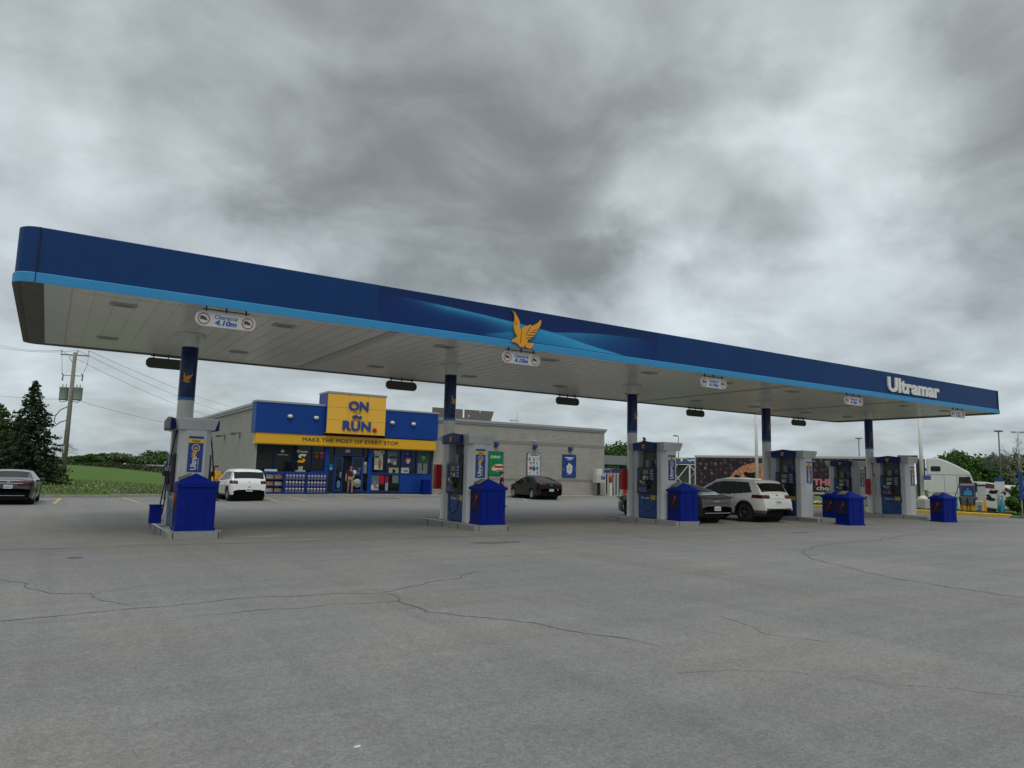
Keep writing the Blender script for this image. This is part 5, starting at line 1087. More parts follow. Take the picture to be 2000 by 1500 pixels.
# --- hatchback (white, small) and crossover
def cls_suv(**o):
    def f(yc, z, x, top, be, T, L, W):
        if T > be+.15 and not top and z > be+.02 and z < T-.13 and o['side'][0]+max(0, (z-be))*.55 < yc < o['side'][1]-max(0, (z-be))*1.15:
            for p in o['pill']:
                if abs(yc-p-(z-be)*.05) < .03: return 'black_trim'
            return 'side_window'
        if o['rw'][0] < z < o['rw'][1] and yc < o.get('rwy', .9) and x < W*.80 and top and T > o['rw'][0]: return 'rear_window'
        if top and o['ws'][0] < yc < o['ws'][1] and x < W*.76: return 'windshield'
        if yc < o.get('ly', .5) and o['light'][0] < z < o['light'][1] and x > W*o['lw']: return 'tail_light_inner' if z > o['light'][1]-.06 and x < W*.9 else 'tail_light'
        if yc > L-.42 and .72 < z < .86 and x > W*.5: return 'headlight'
        if z < o['clad'] : return 'lower_cladding'
        if yc < .5 and z < o['bump'] and x < W*o.get('bw', 1)*(1 if z < o['bump']-.08 else .8): return 'pale_bumper' if (o.get('pale') and o['pale'][0] < z < o['pale'][1]) else 'lower_cladding'
        return None
    return f
HATCH = dict(L=4.04, W=1.77, H=1.56, sm=.02, tumble=.74, wr=.325, wheels=(.80, 3.30), mirror=2.75, plate=.55, seams=(1.3, 2.1, 3.0), handles=(1.45, 2.3), rr=.5, arch=True, ptext='DBWN 617', rim=mat('rim_silver', (0, 0, 0)), spokes=5, handlemat=white_paint, clad=mat('clad_grey', (.045, .046, .047), .6),
    top=[(0, .50), (.03, .72), (.06, .86), (.12, .98), (.16, 1.04), (.36, 1.40), (.46, 1.50), (.62, 1.545), (1.3, 1.565), (1.9, 1.56), (2.25, 1.50), (2.55, 1.36), (3.0, 1.12), (3.15, 1.04), (3.6, .96), (3.9, .84), (4.02, .66), (4.04, .45)],
    belt=[(0, 1.04), (.8, 1.04), (1.6, .98), (3.0, .94), (4.04, .9)],
    cls=cls_suv(side=(.55, 3.0), pill=(1.25, 2.05), rw=(1.09, 1.42), ws=(2.25, 3.05), light=(.84, 1.0), lw=.60, ly=.42, clad=.32, bump=.56, bw=.74),
    extra=[rear_badge(.93, .10, .05), rear_badge(.69, .16, .025, BLACK, 'hatch_handle')])
make_car('parked_car', 'small white hatchback parked in front of the store, seen from behind', white_paint, HATCH, (8.47, 38.95, gz(8.5, 38)), R(0))
CROSS = dict(L=4.65, W=1.84, H=1.70, sm=.02, tumble=.76, wr=.365, wheels=(.96, 3.67), mirror=3.15, plate=.80, seams=(1.45, 2.4, 3.45), handles=(1.62, 2.6), rr=.6, arch=True, ptext='CYNS 158', rim=mat('rim_dark', (0, 0, 0)), spokes=5, handlemat=BLACK, mirrormat=BLACK, clad=mat('clad_dark', (.022, .023, .024), .6), clad2=mat('clad_pale', (.085, .085, .088), .5),
    top=[(0, .46), (.03, .66), (.05, .82), (.10, .98), (.15, 1.08), (.20, 1.13), (.42, 1.46), (.48, 1.55), (.58, 1.62), (.9, 1.665), (1.6, 1.695), (2.2, 1.69), (2.6, 1.62), (2.95, 1.46), (3.4, 1.22), (3.55, 1.15), (4.1, 1.06), (4.45, .92), (4.62, .70), (4.65, .45)],
    belt=[(0, 1.12), (.6, 1.14), (1.0, 1.10), (1.8, 1.04), (3.4, 1.02), (4.65, 1.0)],
    cls=cls_suv(side=(.62, 3.45), pill=(1.42, 2.35), rw=(1.17, 1.52), ws=(2.55, 3.45), light=(.93, 1.07), lw=.50, ly=.62, clad=.34, bump=.56, bw=1.0, pale=(.38, .50)),
    extra=[rear_badge(1.05, .10, .08), rear_badge(.93, .9, .02, CHROME, 'hatch_strip')])
make_car('car_at_pump', 'pearl white crossover with black trim standing at the pumps', pearl_paint, CROSS, (24.18, 20.55, G0), R(-1))
# ================================================================== TRUCK
TL = Vector((46.9, 43.89)); TR = Vector((54.68, 29.35)); u = (TR-TL).normalized(); tz = -.50
ang = math.atan2(u.y, u.x)
t = thing('semi_trailer', 'long dark trailer printed with a cookie and pink letters behind the pumps', 'trailer', (TL.x, TL.y, tz), ang)
TLn = 16.3
k = MB(); k.box(0, TLn, 0, 2.6, 1.22, 4.02, .03); k.build('trailer_box', mat('trailer_dark', (.03, .022, .028), .4), t)
k = MB(); k.box(-.02, TLn+.02, -.02, 2.62, 3.90, 4.09, .02); k.box(-.03, .08, -.025, 0.02, 1.2, 4.0); k.box(-.02, TLn+.02, -.03, 0.0, 1.10, 1.24); k.build('trailer_rail', LGREY, t)
k = MB(); k.box(.5, TLn-.5, .5, 2.1, .95, 1.12); 
for x in (TLn-3.2, TLn-3.0): k.box(x, x+.1, .2, .3, 0.05, 1.1)
k.box(3.6, 9.5, -.01, .03, .55, 1.10); k.build('chassis', MGREY, t)
for x in (1.7, 3.0):
    for yy in (.15, 2.2):
        k = MB(); k.lathe([(0, 0), (.28, 0), (.5, 0), (.52, .04), (.52, .26), (.5, .30), (0, .30)], 24, (x, yy-.05, .52), 'y'); wv = k.build('wheel', RUBBER, t); k = MB(); k.lathe([(0, -.01), (.27, -.01), (.27, .01)], 18, (x, yy-.05, .52), 'y'); k.build('rim', LGREY, wv)
def trailer_print(uu, v):
    # cookie at the left part, berries all over
    X = uu*TLn; Z = v*2.6
    if ((X-5.2)/2.75)**2+((Z+.3)/2.55)**2 < 1:
        n = mnoise.noise(Vector((X*1.3, Z*1.3, 4)));
        if n > .30: return (34, 22, 22)
        g = 1+.35*mnoise.noise(Vector((X*5, Z*5, 1))); return tuple(min(255, q*g) for q in (186, 128, 96))
    cx_ = round(X/.42)*.42; cz_ = round(Z/.42)*.42; j1 = mnoise.noise(Vector((cx_*9, cz_*9, 0))); j2 = mnoise.noise(Vector((cx_*7, cz_*11, 5))); cx_ += .32*j1; cz_ += .32*j2; d = math.hypot(X-cx_, Z-cz_); hsh = mnoise.noise(Vector((cx_*3.3, cz_*3.7, 2)))
    b = max(0, 1-d/.2)*(.5+.8*hsh)
    hl = max(0, 1-math.hypot(X-cx_+.04, Z-cz_-.07)/.09)*max(0, .4+hsh)
    return (50+75*b+110*hl, 41+62*b+104*hl, 46+66*b+108*hl)
p = picture('printed_side', .15, TLn-.1, 1.30, 3.86, -.006, 300, 52, trailer_print, t, .35)
k = MB(); lettering(k, 'THE GOOD', 11.38, -.012, 2.05, width=3.9, height=.52, ext=.02, bold=.05); k.build('lettering', mat('pink_letters', (.62, .16, .22), .4), t)
k = MB(); lettering(k, 'chocolate', 10.9, -.012, 1.58, width=2.5, height=.32, ext=.02, bold=.02); k.build('lettering', mat('cream_letters', (.55, .50, .45), .4), t)
k = MB(); lettering(k, 'Dare', 11.9, -.010, 3.10, width=1.7, height=.50, ext=.01, bold=.05, shear=.3); k.build('lettering', mat('logo_red', (.38, .02, .03), .4), t); k = MB(); lettering(k, 'Dare', 11.9, -.018, 3.11, width=1.66, height=.46, ext=.01, bold=.02, shear=.3); k.build('lettering', PAPER, t)
k = MB(); k.box(14.1, 14.5, -.02, -.008, 2.8, 3.75); k.build('yellow_stripe', YEL2, t)
k = MB(); k.box(TLn-.9, TLn+.45, .2, 2.4, 4.10, 4.22, .04); k.build('nose_fairing', GREYD, t)
# tractor
org = TL+u*(TLn+.45)
t = thing('semi_tractor', 'white sleeper semi truck cab with rounded roof, facing right', 'truck', (org.x, org.y, tz), ang)
TW = mat('truck_white', (.60, .62, .60), .35, coat=.4, var=.03)
k = MB(); sil = [(.55, .75), (.55, 4.00), (.9, 4.05), (1.3, 4.02), (1.9, 3.80), (2.5, 3.48), (2.95, 3.20), (3.25, 3.02), (3.45, 2.30), (3.5, 1.9), (3.5, .75)]
k.prism(sil, .08, 2.48, 'y', .10); cabo = k.build('cab', TW, t)
k = MB(); k.prism([(3.42, .80), (3.42, 2.36), (4.2, 2.34), (5.1, 2.20), (5.6, 1.98), (5.78, 1.3), (5.8, .45), (4.9, .40), (3.42, .6)], .12, 2.44, 'y', .12); k.build('hood', TW, t)
k = MB(); k.prism([(3.45, 2.28), (4.2, 2.26), (5.05, 2.12), (5.52, 1.90), (5.64, 1.6), (5.0, 1.86), (3.45, 1.96)], .105, .125, 'y'); k.build('maroon_stripe', mat('maroon', (.14, .02, .035), .35), t)
k = MB()
for a in range(9):
    x = 4.3+rng.random()*1.15; z = .85+rng.random()*.85; pl = [(x+math.cos(b)*.16*(.5+rng.random()), z+math.sin(b)*.13*(.5+rng.random())) for b in np.linspace(0, 2*math.pi, 8)[:-1]]; k.prism(pl, .102, .124, 'y')
k.build('black_splash_decal', BLACK, t)
k = MB(); k.prism(rrect(.80, 1.42, 3.05, 3.42, .08, 4), .06, .078, 'y'); k.build('sleeper_window', GLASS, t)
k = MB(); k.prism([(2.50, 1.92), (2.56, 2.68), (3.15, 2.66), (3.36, 2.30), (3.40, 1.95)], .055, .078, 'y'); k.build('door_window', GLASS, t)
k = MB(); k.box(.58, 3.35, .066, .078, 2.80, 2.83); k.box(1.62, 1.64, .066, .078, .9, 2.8); k.box(2.42, 2.44, .066, .078, .9, 2.8); k.box(.58, 2.42, .066, .078, 1.48, 1.50); k.build('panel_seam', MGREY, t)
k = MB(); k.box(3.0, 3.25, -.30, -.05, 2.0, 2.7, .03); k.box(3.05, 3.2, -.06, .1, 2.55, 2.6); k.build('door_mirror', BLACK, t)
k = MB(); k.box(-.15, .45, .15, 2.4, 1.2, 3.95, .03); k.build('side_fairing_gap', mat('fairing_black', (.02, .02, .022), .6), t)
k = MB(); k.box(.8, 3.3, .05, .6, .35, .95, .05); k.build('fuel_tank', OFFW, t)
k = MB(); lettering(k, 'TR', 3.0, .066, 1.72, width=.5, height=.3, ext=.012, bold=.03); k.build('gold_lettering', mat('gold', (.55, .38, .08), .4), t)
for x in (-.2, 1.2, 4.25):
    for yy in (.15, 2.2):
        k = MB(); k.lathe([(0, 0), (.28, 0), (.5, 0), (.52, .04), (.52, .26), (.5, .30), (0, .30)], 24, (x, yy-.05 if x < 4 else yy+(.03 if yy < 1 else -.1), .52), 'y'); k.build('wheel', RUBBER, t)
# ================================================================== PEOPLE
def skin_mesh(V, Ed, rad, name, m, parent, sub=2):
    me = bpy.data.meshes.new('skin'); me.from_pydata(V, Ed, []); o = bpy.data.objects.new('skin', me); COL.objects.link(o)
    md = o.modifiers.new('s', 'SKIN'); md.use_smooth_shade = True
    for i, r in enumerate(rad): me.skin_vertices[0].data[i].radius = (r, r) if not isinstance(r, tuple) else r; me.skin_vertices[0].data[i].use_root = (i == 0)
    sb_ = o.modifiers.new('ss', 'SUBSURF'); sb_.levels = sub; sb_.render_levels = sub
    dg = bpy.context.evaluated_depsgraph_get(); dg.update(); r_ = bpy.data.meshes.new_from_object(o.evaluated_get(dg)); bpy.data.objects.remove(o)
    r_.materials.clear(); r_.materials.append(m)
    r_.polygons.foreach_set('use_smooth', [True]*len(r_.polygons)); r_.name = name; return link(name, r_, parent)
SKIN = mat('skin', (.42, .24, .17), .55); HAIR = mat('hair_dark', (.02, .014, .010), .7)
def person(label, loc, rz, J, shirt, legs, shoes, shorts=True, hair=HAIR):
    """J: joints in local metres; the figure faces -y"""
    t = thing('person', label, 'person', loc, rz); V = []; Ed = []; Rd = []
    def v(p, r): V.append(tuple(p)); Rd.append(r); return len(V)-1
    pel = v(J['pelvis'], (.145, .11)); sp = v(J['waist'], (.13, .10)); ch = v(J['chest'], (.155, .11)); nk = v(J['neck'], .062)
    hb = v(J['jaw'], (.062, .07)); hm = v(J['head'], (.078, .095)); ht = v(J['crown'], (.055, .065)); Ed += [(pel, sp), (sp, ch), (ch, nk), (nk, hb), (hb, hm), (hm, ht)]
    for s in ('L', 'R'):
        sh = v(J['sh'+s], .062); el = v(J['el'+s], .042); wr = v(J['wr'+s], .028); Ed += [(ch, sh), (sh, el), (el, wr)]
        d = (Vector(J['ha'+s])-Vector(J['wr'+s])).normalized(); side = d.cross(Vector((0, 0, 1))); side = side.normalized() if side.length > .1 else Vector((1, 0, 0)); up = side.cross(d)
        pm = v(Vector(J['wr'+s])+d*.06, (.035, .022)); Ed.append((wr, pm))
        for i, (of, ln) in enumerate(((-.03, .065), (-.01, .08), (.011, .075), (.03, .058))):
            a = v(Vector(J['wr'+s])+d*.10+side*of, .0095); b = v(Vector(J['wr'+s])+d*(.10+ln*.6)+side*of-up*.012, .0085); c = v(Vector(J['wr'+s])+d*(.10+ln*.85)+side*of-up*.035, .0075); Ed += [(pm, a), (a, b), (b, c)]
        a = v(Vector(J['wr'+s])+d*.05+side*(-.045 if s == 'L' else .045), .011); b = v(Vector(J['wr'+s])+d*.09+side*(-.06 if s == 'L' else .06)-up*.015, .009); Ed += [(pm, a), (a, b)]
        hp = v(J['hp'+s], .088); kn = v(J['kn'+s], .056); cf = v(Vector(J['kn'+s])*.62+Vector(J['an'+s])*.38+Vector((0, .015, 0)), .055); an = v(J['an'+s], .036); fo = v(J['to'+s], (.04, .028)); Ed += [(pel, hp), (hp, kn), (kn, cf), (cf, an), (an, fo)]
    skin_mesh(V, Ed, Rd, 'body', SKIN, t)
    # face: nose, eyes, mouth, ears on the head
    hd = Vector(J['head']); fw = Vector(J.get('face', (0, -1, 0))).normalized(); sd_ = fw.cross(Vector((0, 0, 1))).normalized()
    k = MB(); n = hd+fw*.095+Vector((0, 0, -.015)); k.ico(n, .014, .014, .022, 1); k.build('nose', SKIN, t)
    k = MB()
    for s in (-1, 1): e = hd+fw*.083+sd_*.032*s+Vector((0, 0, .012)); k.ico(e, .010, .010, .007, 1)
    k.build('eyes', BLACK, t); k = MB(); e = hd+fw*.078+Vector((0, 0, -.055)); k.ico(e, .022, .012, .006, 1); k.build('mouth', mat('lips', (.25, .08, .07), .5), t)
    k = MB()
    for s in (-1, 1): e = hd+sd_*.082*s; k.ico(e, .012, .016, .028, 1)
    k.build('ears', SKIN, t)
    k = MB(); c = hd-fw*.018+Vector((0, 0, .045)); k.ico(c, .094, .108, .085, 3)
    vv = []
    for q in k.v:
        q = Vector(q); rel = q-c; 
        if rel.dot(fw) > .05 and rel.z < .02: q = c+rel*.8
        vv.append(tuple(q+rel*.08*mnoise.noise(q*30)))
    k.v = vv; k.build('hair', hair, t)
    # shirt
    V = []; Ed = []; Rd = []; lo = Vector(J['pelvis'])+Vector((0, 0, .03))
    a = v(lo, (.165, .13)); b = v(J['waist'], (.15, .122)); c_ = v(J['chest'], (.178, .13)); n_ = v(Vector(J['neck'])-Vector((0, 0, .025)), .075); Ed += [(a, b), (b, c_), (c_, n_)]
    for s in ('L', 'R'):
        sh = v(J['sh'+s], .078); ed = v(Vector(J['sh'+s])*.25+Vector(J['el'+s])*.75, .062); Ed += [(c_, sh), (sh, ed)]
        if J.get('long'): e2 = v(J['el'+s], .058); e3 = v(Vector(J['wr'+s])*.95+Vector(J['el'+s])*.05, .042); Ed += [(ed, e2), (e2, e3)]
    skin_mesh(V, Ed, Rd, 'shirt', shirt, t)
    V = []; Ed = []; Rd = []; a = v(Vector(J['pelvis'])+Vector((0, 0, .02)), (.16, .128))
    for s in ('L', 'R'):
        hp = v(J['hp'+s], .108); q = .85 if shorts else 1
        kn = v(Vector(J['hp'+s])*(1-q)+Vector(J['kn'+s])*q, .088 if shorts else .075); Ed += [(a, hp), (hp, kn)]
        if not shorts: an = v(J['an'+s], .058); Ed.append((kn, an))
    skin_mesh(V, Ed, Rd, 'shorts' if shorts else 'trousers', legs, t)
    k = MB()
    for s in ('L', 'R'):
        a = Vector(J['an'+s]); b = Vector(J['to'+s]); c = (a+b)/2; dz = min(a.z, b.z); d = (b-a); d.z = 0; L_ = d.length/2+.07; an_ = math.atan2(d.y, d.x); kk = MB(); kk.ico((0, 0, 0), L_, .052, .05, 2)
        for q in range(len(kk.v)):
            x, y, z = kk.v[q]; kk.v[q] = (c.x+x*math.cos(an_)-y*math.sin(an_), c.y+x*math.sin(an_)+y*math.cos(an_), b.z+max(z, -.035))
        k.smooth = True; k.add(kk.v, kk.f)
    k.build('shoes', shoes, t); return t
def base_pose():
    return dict(pelvis=(0, 0, .94), waist=(0, 0, 1.12), chest=(0, 0, 1.32), neck=(0, 0, 1.47), jaw=(0, -.02, 1.545), head=(0, -.01, 1.62), crown=(0, .005, 1.69),
        shL=(.18, 0, 1.40), elL=(.23, .02, 1.13), wrL=(.22, -.10, .92), haL=(.21, -.14, .84), shR=(-.18, 0, 1.40), elR=(-.23, .02, 1.13), wrR=(-.22, -.08, .90), haR=(-.21, -.10, .82),
        hpL=(.095, 0, .88), knL=(.10, -.03, .50), anL=(.10, .03, .085), toL=(.11, -.11, .04), hpR=(-.095, 0, .88), knR=(-.10, -.03, .50), anR=(-.10, .03, .085), toR=(-.11, -.11, .04))
# leaving the shop, head down over a slip of paper
J = base_pose(); J.update(jaw=(.01, -.06, 1.53), head=(.01, -.06, 1.60), crown=(.01, -.04, 1.67), face=(.1, -.9, -.35), elL=(.27, -.06, 1.16), wrL=(.16, -.26, 1.22), haL=(.13, -.32, 1.26), elR=(-.25, .05, 1.14), wrR=(-.27, -.05, .92), haR=(-.27, -.08, .84), knL=(.11, -.14, .52), anL=(.10, -.10, .10), toL=(.11, -.24, .05), anR=(-.10, .16, .11), toR=(-.11, .03, .04), knR=(-.10, .02, .50))
p1_ = person('person in maroon T-shirt and khaki shorts walking out of the store door reading a paper', (XS(15.08), BY-.55, ZS(.22)), R(-14), J, mat('maroon_cloth', (.055, .010, .018), .9), mat('khaki_cloth', (.26, .20, .14), .9), BLACK)
k = MB(); k.box(-.10, .10, -.004, .004, -.09, .12); o = k.build('paper_slip', PAPER, loc=(XS(15.08)+.06+.05, BY-.55-.36, ZS(.22)+1.30), rz=R(-10)); tag(o, 'white paper slip held by the person in the maroon T-shirt', 'paper')
# the one by the pump, seen from behind and turned right, forearm out
q = at(979, 985, 35.2); J = base_pose(); J.update(elL=(.24, -.10, 1.13), wrL=(.18, -.34, 1.02), haL=(.16, -.43, .98), elR=(-.25, -.02, 1.14), wrR=(-.20, -.22, 1.05), haR=(-.18, -.31, 1.03), anL=(.10, .10, .085), toL=(.11, -.04, .04), knL=(.10, 0, .50), anR=(-.10, -.06, .085), toR=(-.11, -.20, .04), knR=(-.1, -.1, .5))
person('person with short dark hair in a dark T-shirt standing behind the second blue bin', (q.x, q.y, gz(q.x, q.y)), R(62), J, mat('charcoal_cloth', (.014, .016, .022), .9), mat('dark_cloth', (.012, .013, .016), .9), BLACK)
q = at(418, 985, 35.5); J = base_pose(); J['long'] = True; J.update(elL=(.25, -.10, 1.15), wrL=(.12, -.28, 1.14), haL=(.06, -.32, 1.14))
person('person in a bright yellow jacket beside the white hatchback', (q.x, q.y, gz(q.x, q.y)), R(35), J, mat('yellow_cloth', (.70, .36, .01), .8), mat('dark_cloth', (0, 0, 0)), BLACK, shorts=False)
# ================================================================== VEGETATION
def leafmat(name, c1, c2):
    m = bpy.data.materials.new(name); m.use_nodes = True; t = m.node_tree; b = t.nodes['Principled BSDF']; b.inputs['Roughness'].default_value = .8; b.inputs['Specular IOR Level'].default_value = .15
    g = t.nodes.new('ShaderNodeNewGeometry'); mx = t.nodes.new('ShaderNodeMix'); mx.data_type = 'RGBA'; mx.inputs['A'].default_value = (*c1, 1); mx.inputs['B'].default_value = (*c2, 1); t.links.new(g.outputs['Random Per Island'], mx.inputs['Factor']); t.links.new(mx.outputs['Result'], b.inputs['Base Color']); return m
SPR = leafmat('spruce_needles', (.018, .036, .018), (.050, .082, .036)); SPR2 = leafmat('yew_needles', (.040, .082, .022), (.09, .14, .040))
LEAF1 = leafmat('leaf_green', (.030, .072, .016), (.085, .165, .036)); LEAF2 = leafmat('leaf_grey_green', (.12, .15, .09), (.23, .27, .165)); LEAF3 = leafmat('leaf_bright', (.035, .085, .014), (.08, .15, .03)); LEAF4 = leafmat('leaf_dusky', (.055, .085, .036), (.115, .15, .07))
BARK = mat('bark', (.075, .062, .050), .95, var=.2)
def quads(P, size, flat_=0, seed=0):
    """leaf-sized diamond faces at points P"""
    r_ = np.random.default_rng(seed); n = len(P); a = r_.normal(size=(n, 3)); a[:, 2] *= (1-flat_); a /= np.linalg.norm(a, axis=1)[:, None]; b = r_.normal(size=(n, 3)); b[:, 2] *= (1-flat_); b -= (b*a).sum(1)[:, None]*a; b /= np.linalg.norm(b, axis=1)[:, None]
    s = (size*(.6+.8*r_.random(n)))[:, None]
    V = np.concatenate([P-a*s, P+b*s*.55, P+a*s, P-b*s*.55], 1).reshape(-1, 3); F_ = np.arange(4*n).reshape(-1, 4); return V, F_
def leafmesh(name, P, size, m, parent, flat_=0, seed=0):
    V, F_ = quads(np.asarray(P), size, flat_, seed); me = bpy.data.meshes.new(name); me.from_pydata(V.tolist(), [], F_.tolist()); me.materials.append(m); me.update(); return link(name, me, parent)
def spruce(name, label, loc, h, r, m=SPR, seed=0, whorls=26, dens=1.0, bare=.06, gap=.0, sh=.85):
    rg = np.random.default_rng(seed); t = thing(name, label, 'tree', loc); k = MB(); k.cyl((0, 0, 0), (0, 0, h), .10*h/7, .015, 8)
    P = []
    for w_ in range(whorls):
        f = (w_+.5)/whorls; z = h*(bare+(1-bare)*f**.92); L0 = r*(1-f)**sh+.08; nb = int(7+5*(1-f)); off = rg.random()*6
        for b in range(nb):
            if rg.random() < gap: continue
            a = off+2*math.pi*b/nb+rg.normal()*.15; L_ = L0*(.72+.5*rg.random()); dz = -.18*L_+(.35 if f > .8 else .05)*L_; k.cyl((0, 0, z), (math.cos(a)*L_, math.sin(a)*L_, z+dz), .02, .006, 4, False)
            n = int((10+46*L_)*dens)
            for i in range(n):
                s = (rg.random()**.7)*.95+.08; wd = .20*L_*(1-s*.6)+.05; P.append((math.cos(a)*L_*s+rg.normal()*wd*.5, math.sin(a)*L_*s+rg.normal()*wd*.5, z+dz*s*s+rg.normal()*.05-abs(rg.normal())*.05))
    k.build('trunk', BARK, t); leafmesh('crown', P, .085*h/7+.02, m, t, .35, seed); return t
def broadleaf(name, label, loc, h, r, m=LEAF1, seed=0, n=3500, leaf=.16, cl=26, trunk=.28, zr=None, group=None):
    rg = np.random.default_rng(seed); t = thing(name, label, 'tree', loc, group=group); k = MB(); k.cyl((0, 0, -.3), (0, 0, h*trunk*1.3), .035*h, .02*h, 8)
    zr = zr or h*(1-trunk)/2; cz = h-zr; C = []
    for i in range(cl):
        d = rg.normal(size=3); d /= np.linalg.norm(d); q = rg.random()**.4*.78; C.append((d[0]*r*q, d[1]*r*q, cz+d[2]*zr*q, (.22+.22*rg.random())))
        k.cyl((0, 0, h*trunk), (C[-1][0], C[-1][1], C[-1][2]), .012*h, .004*h, 4, False)
    P = []
    for i in range(n):
        c = C[rg.integers(cl)]; d = rg.normal(size=3); d /= np.linalg.norm(d); q = rg.random()**.45*c[3]; P.append((c[0]+d[0]*r*q*1.1, c[1]+d[1]*r*q*1.1, c[2]+d[2]*zr*q*1.05))
    k.build('trunk', BARK, t); leafmesh('crown', P, leaf, m, t, 0, seed); return t
def bare_tree(name, label, loc, h, seed, m=BARK, depth=6, spread=.55):
    rg = random.Random(seed); t = thing(name, label, 'tree', loc); k = MB(); tw = MB()
    def br(p, d, L_, r_, n):
        q = p+d*L_; (k if n > depth-2 else tw).cyl(p, q, r_, r_*.68, 5 if n > 2 else 3, False)
        if n == 0: return
        for i in range(2 if n > depth-1 else 3):
            e = Vector((rg.gauss(0, spread), rg.gauss(0, spread), rg.gauss(.15, .3))); br(q, (d+e).normalized(), L_*(.62+.2*rg.random()), r_*.62, n-1)
    br(Vector((0, 0, 0)), Vector((0, 0, 1)), h*.26, h*.018, depth); k.build('trunk', m, t); tw.build('twigs', m, t); return t
q = at(47, 962, 47.5); spruce('spruce_tree', 'tall dark spruce with open spiky top behind the navy saloon', (q.x, q.y, .0), 7.05, 2.35, SPR, 3, 26, .85, .05, .18, .95)
q = at(-18, 962, 50); spruce('spruce_tree', 'lighter green evergreen cut by the left edge of the view', (q.x, q.y, .0), 5.6, 2.6, SPR2, 5, 22, 1.3, .04, .0)
q = at(22, 962, 54); spruce('spruce_tree', 'lower dense evergreen filling the gap left of the tall spruce', (q.x, q.y, .05), 5.0, 2.1, SPR, 8, 22, 1.2, .04, .0)
q = at(82, 950, 56); spruce('spruce_tree', 'small low evergreen at the right foot of the tall spruce', (q.x, q.y, .1), 2.3, 1.1, SPR, 9, 12, 1.3, .04, .0)
q = at(127, 910, 140); bare_tree('bare_tree', 'grey leafless tree far behind the utility pole', (q.x, q.y, .8), 6.3, 4)
q = at(160, 908, 165); bare_tree('bare_tree', 'small leafless tree in the far hedge right of the utility pole', (q.x, q.y, 1.2), 4.0, 6, depth=5)
# far field trees
TOPY = [891, 894, 887, 890, 884, 887, 884, 881, 886, 889, 889, 875, 879, 884, 884, 884, 884]
ft = [(102, 176, 3.4, 2.6, 4), (118, 150, 2.6, 2.4, 4), (150, 178, 3.0, 3.2, 1), (166, 190, 3.5, 3.0, 2), (182, 172, 4.1, 2.6, 1), (200, 200, 4.5, 3.6, 2), (214, 175, 3.9, 3.4, 4), (232, 168, 4.3, 4.4, 4), (252, 195, 4.6, 3.6, 2), (268, 185, 4.3, 3.0, 1), (284, 170, 4.3, 3.8, 4), (302, 175, 5.4, 4.0, 1), (318, 190, 4.8, 4.2, 4), (338, 165, 4.6, 4.0, 1), (360, 170, 4.8, 4, 4), (392, 178, 4.6, 4, 2), (420, 172, 4.8, 4, 4)]
posn = ['behind the spruce edge', 'left of the utility pole', 'just right of the utility pole', 'above the distant house roof', 'right of the distant house', 'sixth along', 'mid field', 'widest, dark, mid field', 'right of the dark wide one', 'pale, before the gap', 'left of the tallest', 'tallest and rounded', 'left of the air pump', 'above the air pump', 'behind the first pump', 'behind the yellow jacket', 'farthest right, behind the hatchback']
LM = {1: LEAF1, 2: LEAF2, 4: LEAF4}
for i, (px, d, h, r, mm) in enumerate(ft):
    q = at(px, 905, d); z = hz_(q.x, q.y); h = at(px, TOPY[i], d).z-z+.2; broadleaf('field_tree', 'far tree of the field hedge, '+posn[i], (q.x, q.y, z-.2), h, r*.92, LM[mm], 20+i, 1500, .30, 18, .12, group='trees along the far field edge')
# rough hedge along the far side of the field
rg = np.random.default_rng(12); P = []
for i in range(16000):
    s = rg.random(); x = -45+s*110; y = 143+8*rg.random()+(s*5); hh = .30+.5*abs(mnoise.noise(Vector((x*.18, 3, 1))))+1.25*(1-hm_(x, y)); P.append((x, y, hz_(x, y)+rg.random()**.8*hh))
o = leafmesh('field_hedge', P, .20, leafmat('hedge_dusky', (.035, .042, .026), (.075, .085, .05)), None, 0, 3); tag(o, 'long low rough hedge along the far side of the field', 'hedge', kind='stuff')
q = at(172, 901, 215); t = thing('distant_house', 'tiny pale roofed farmhouse beyond the field hedge', 'house', (q.x, q.y, 1.2)); k = MB(); k.box(-4, 4, 0, 5, -1, .9); k.build('wall', OFFW, t); k = MB(); k.prism([(-.4, .9), (5.4, .9), (2.5, 1.9)], -4.3, 4.3, 'x'); k.build('roof', LGREY, t)
q = at(298, 909, 158); t = thing('distant_shed', 'long low white shed roof beyond the right part of the field hedge', 'shed', (q.x, q.y, hz_(q.x, q.y))); k = MB(); k.box(-3.3, 3.3, 0, 3, 0, q.z-hz_(q.x, q.y)-.25); k.build('wall', LGREY, t); k = MB(); k.box(-3.5, 3.5, -.3, 3.2, q.z-hz_(q.x, q.y)-.25, q.z-hz_(q.x, q.y)+.12); k.build('roof', OFFW, t)
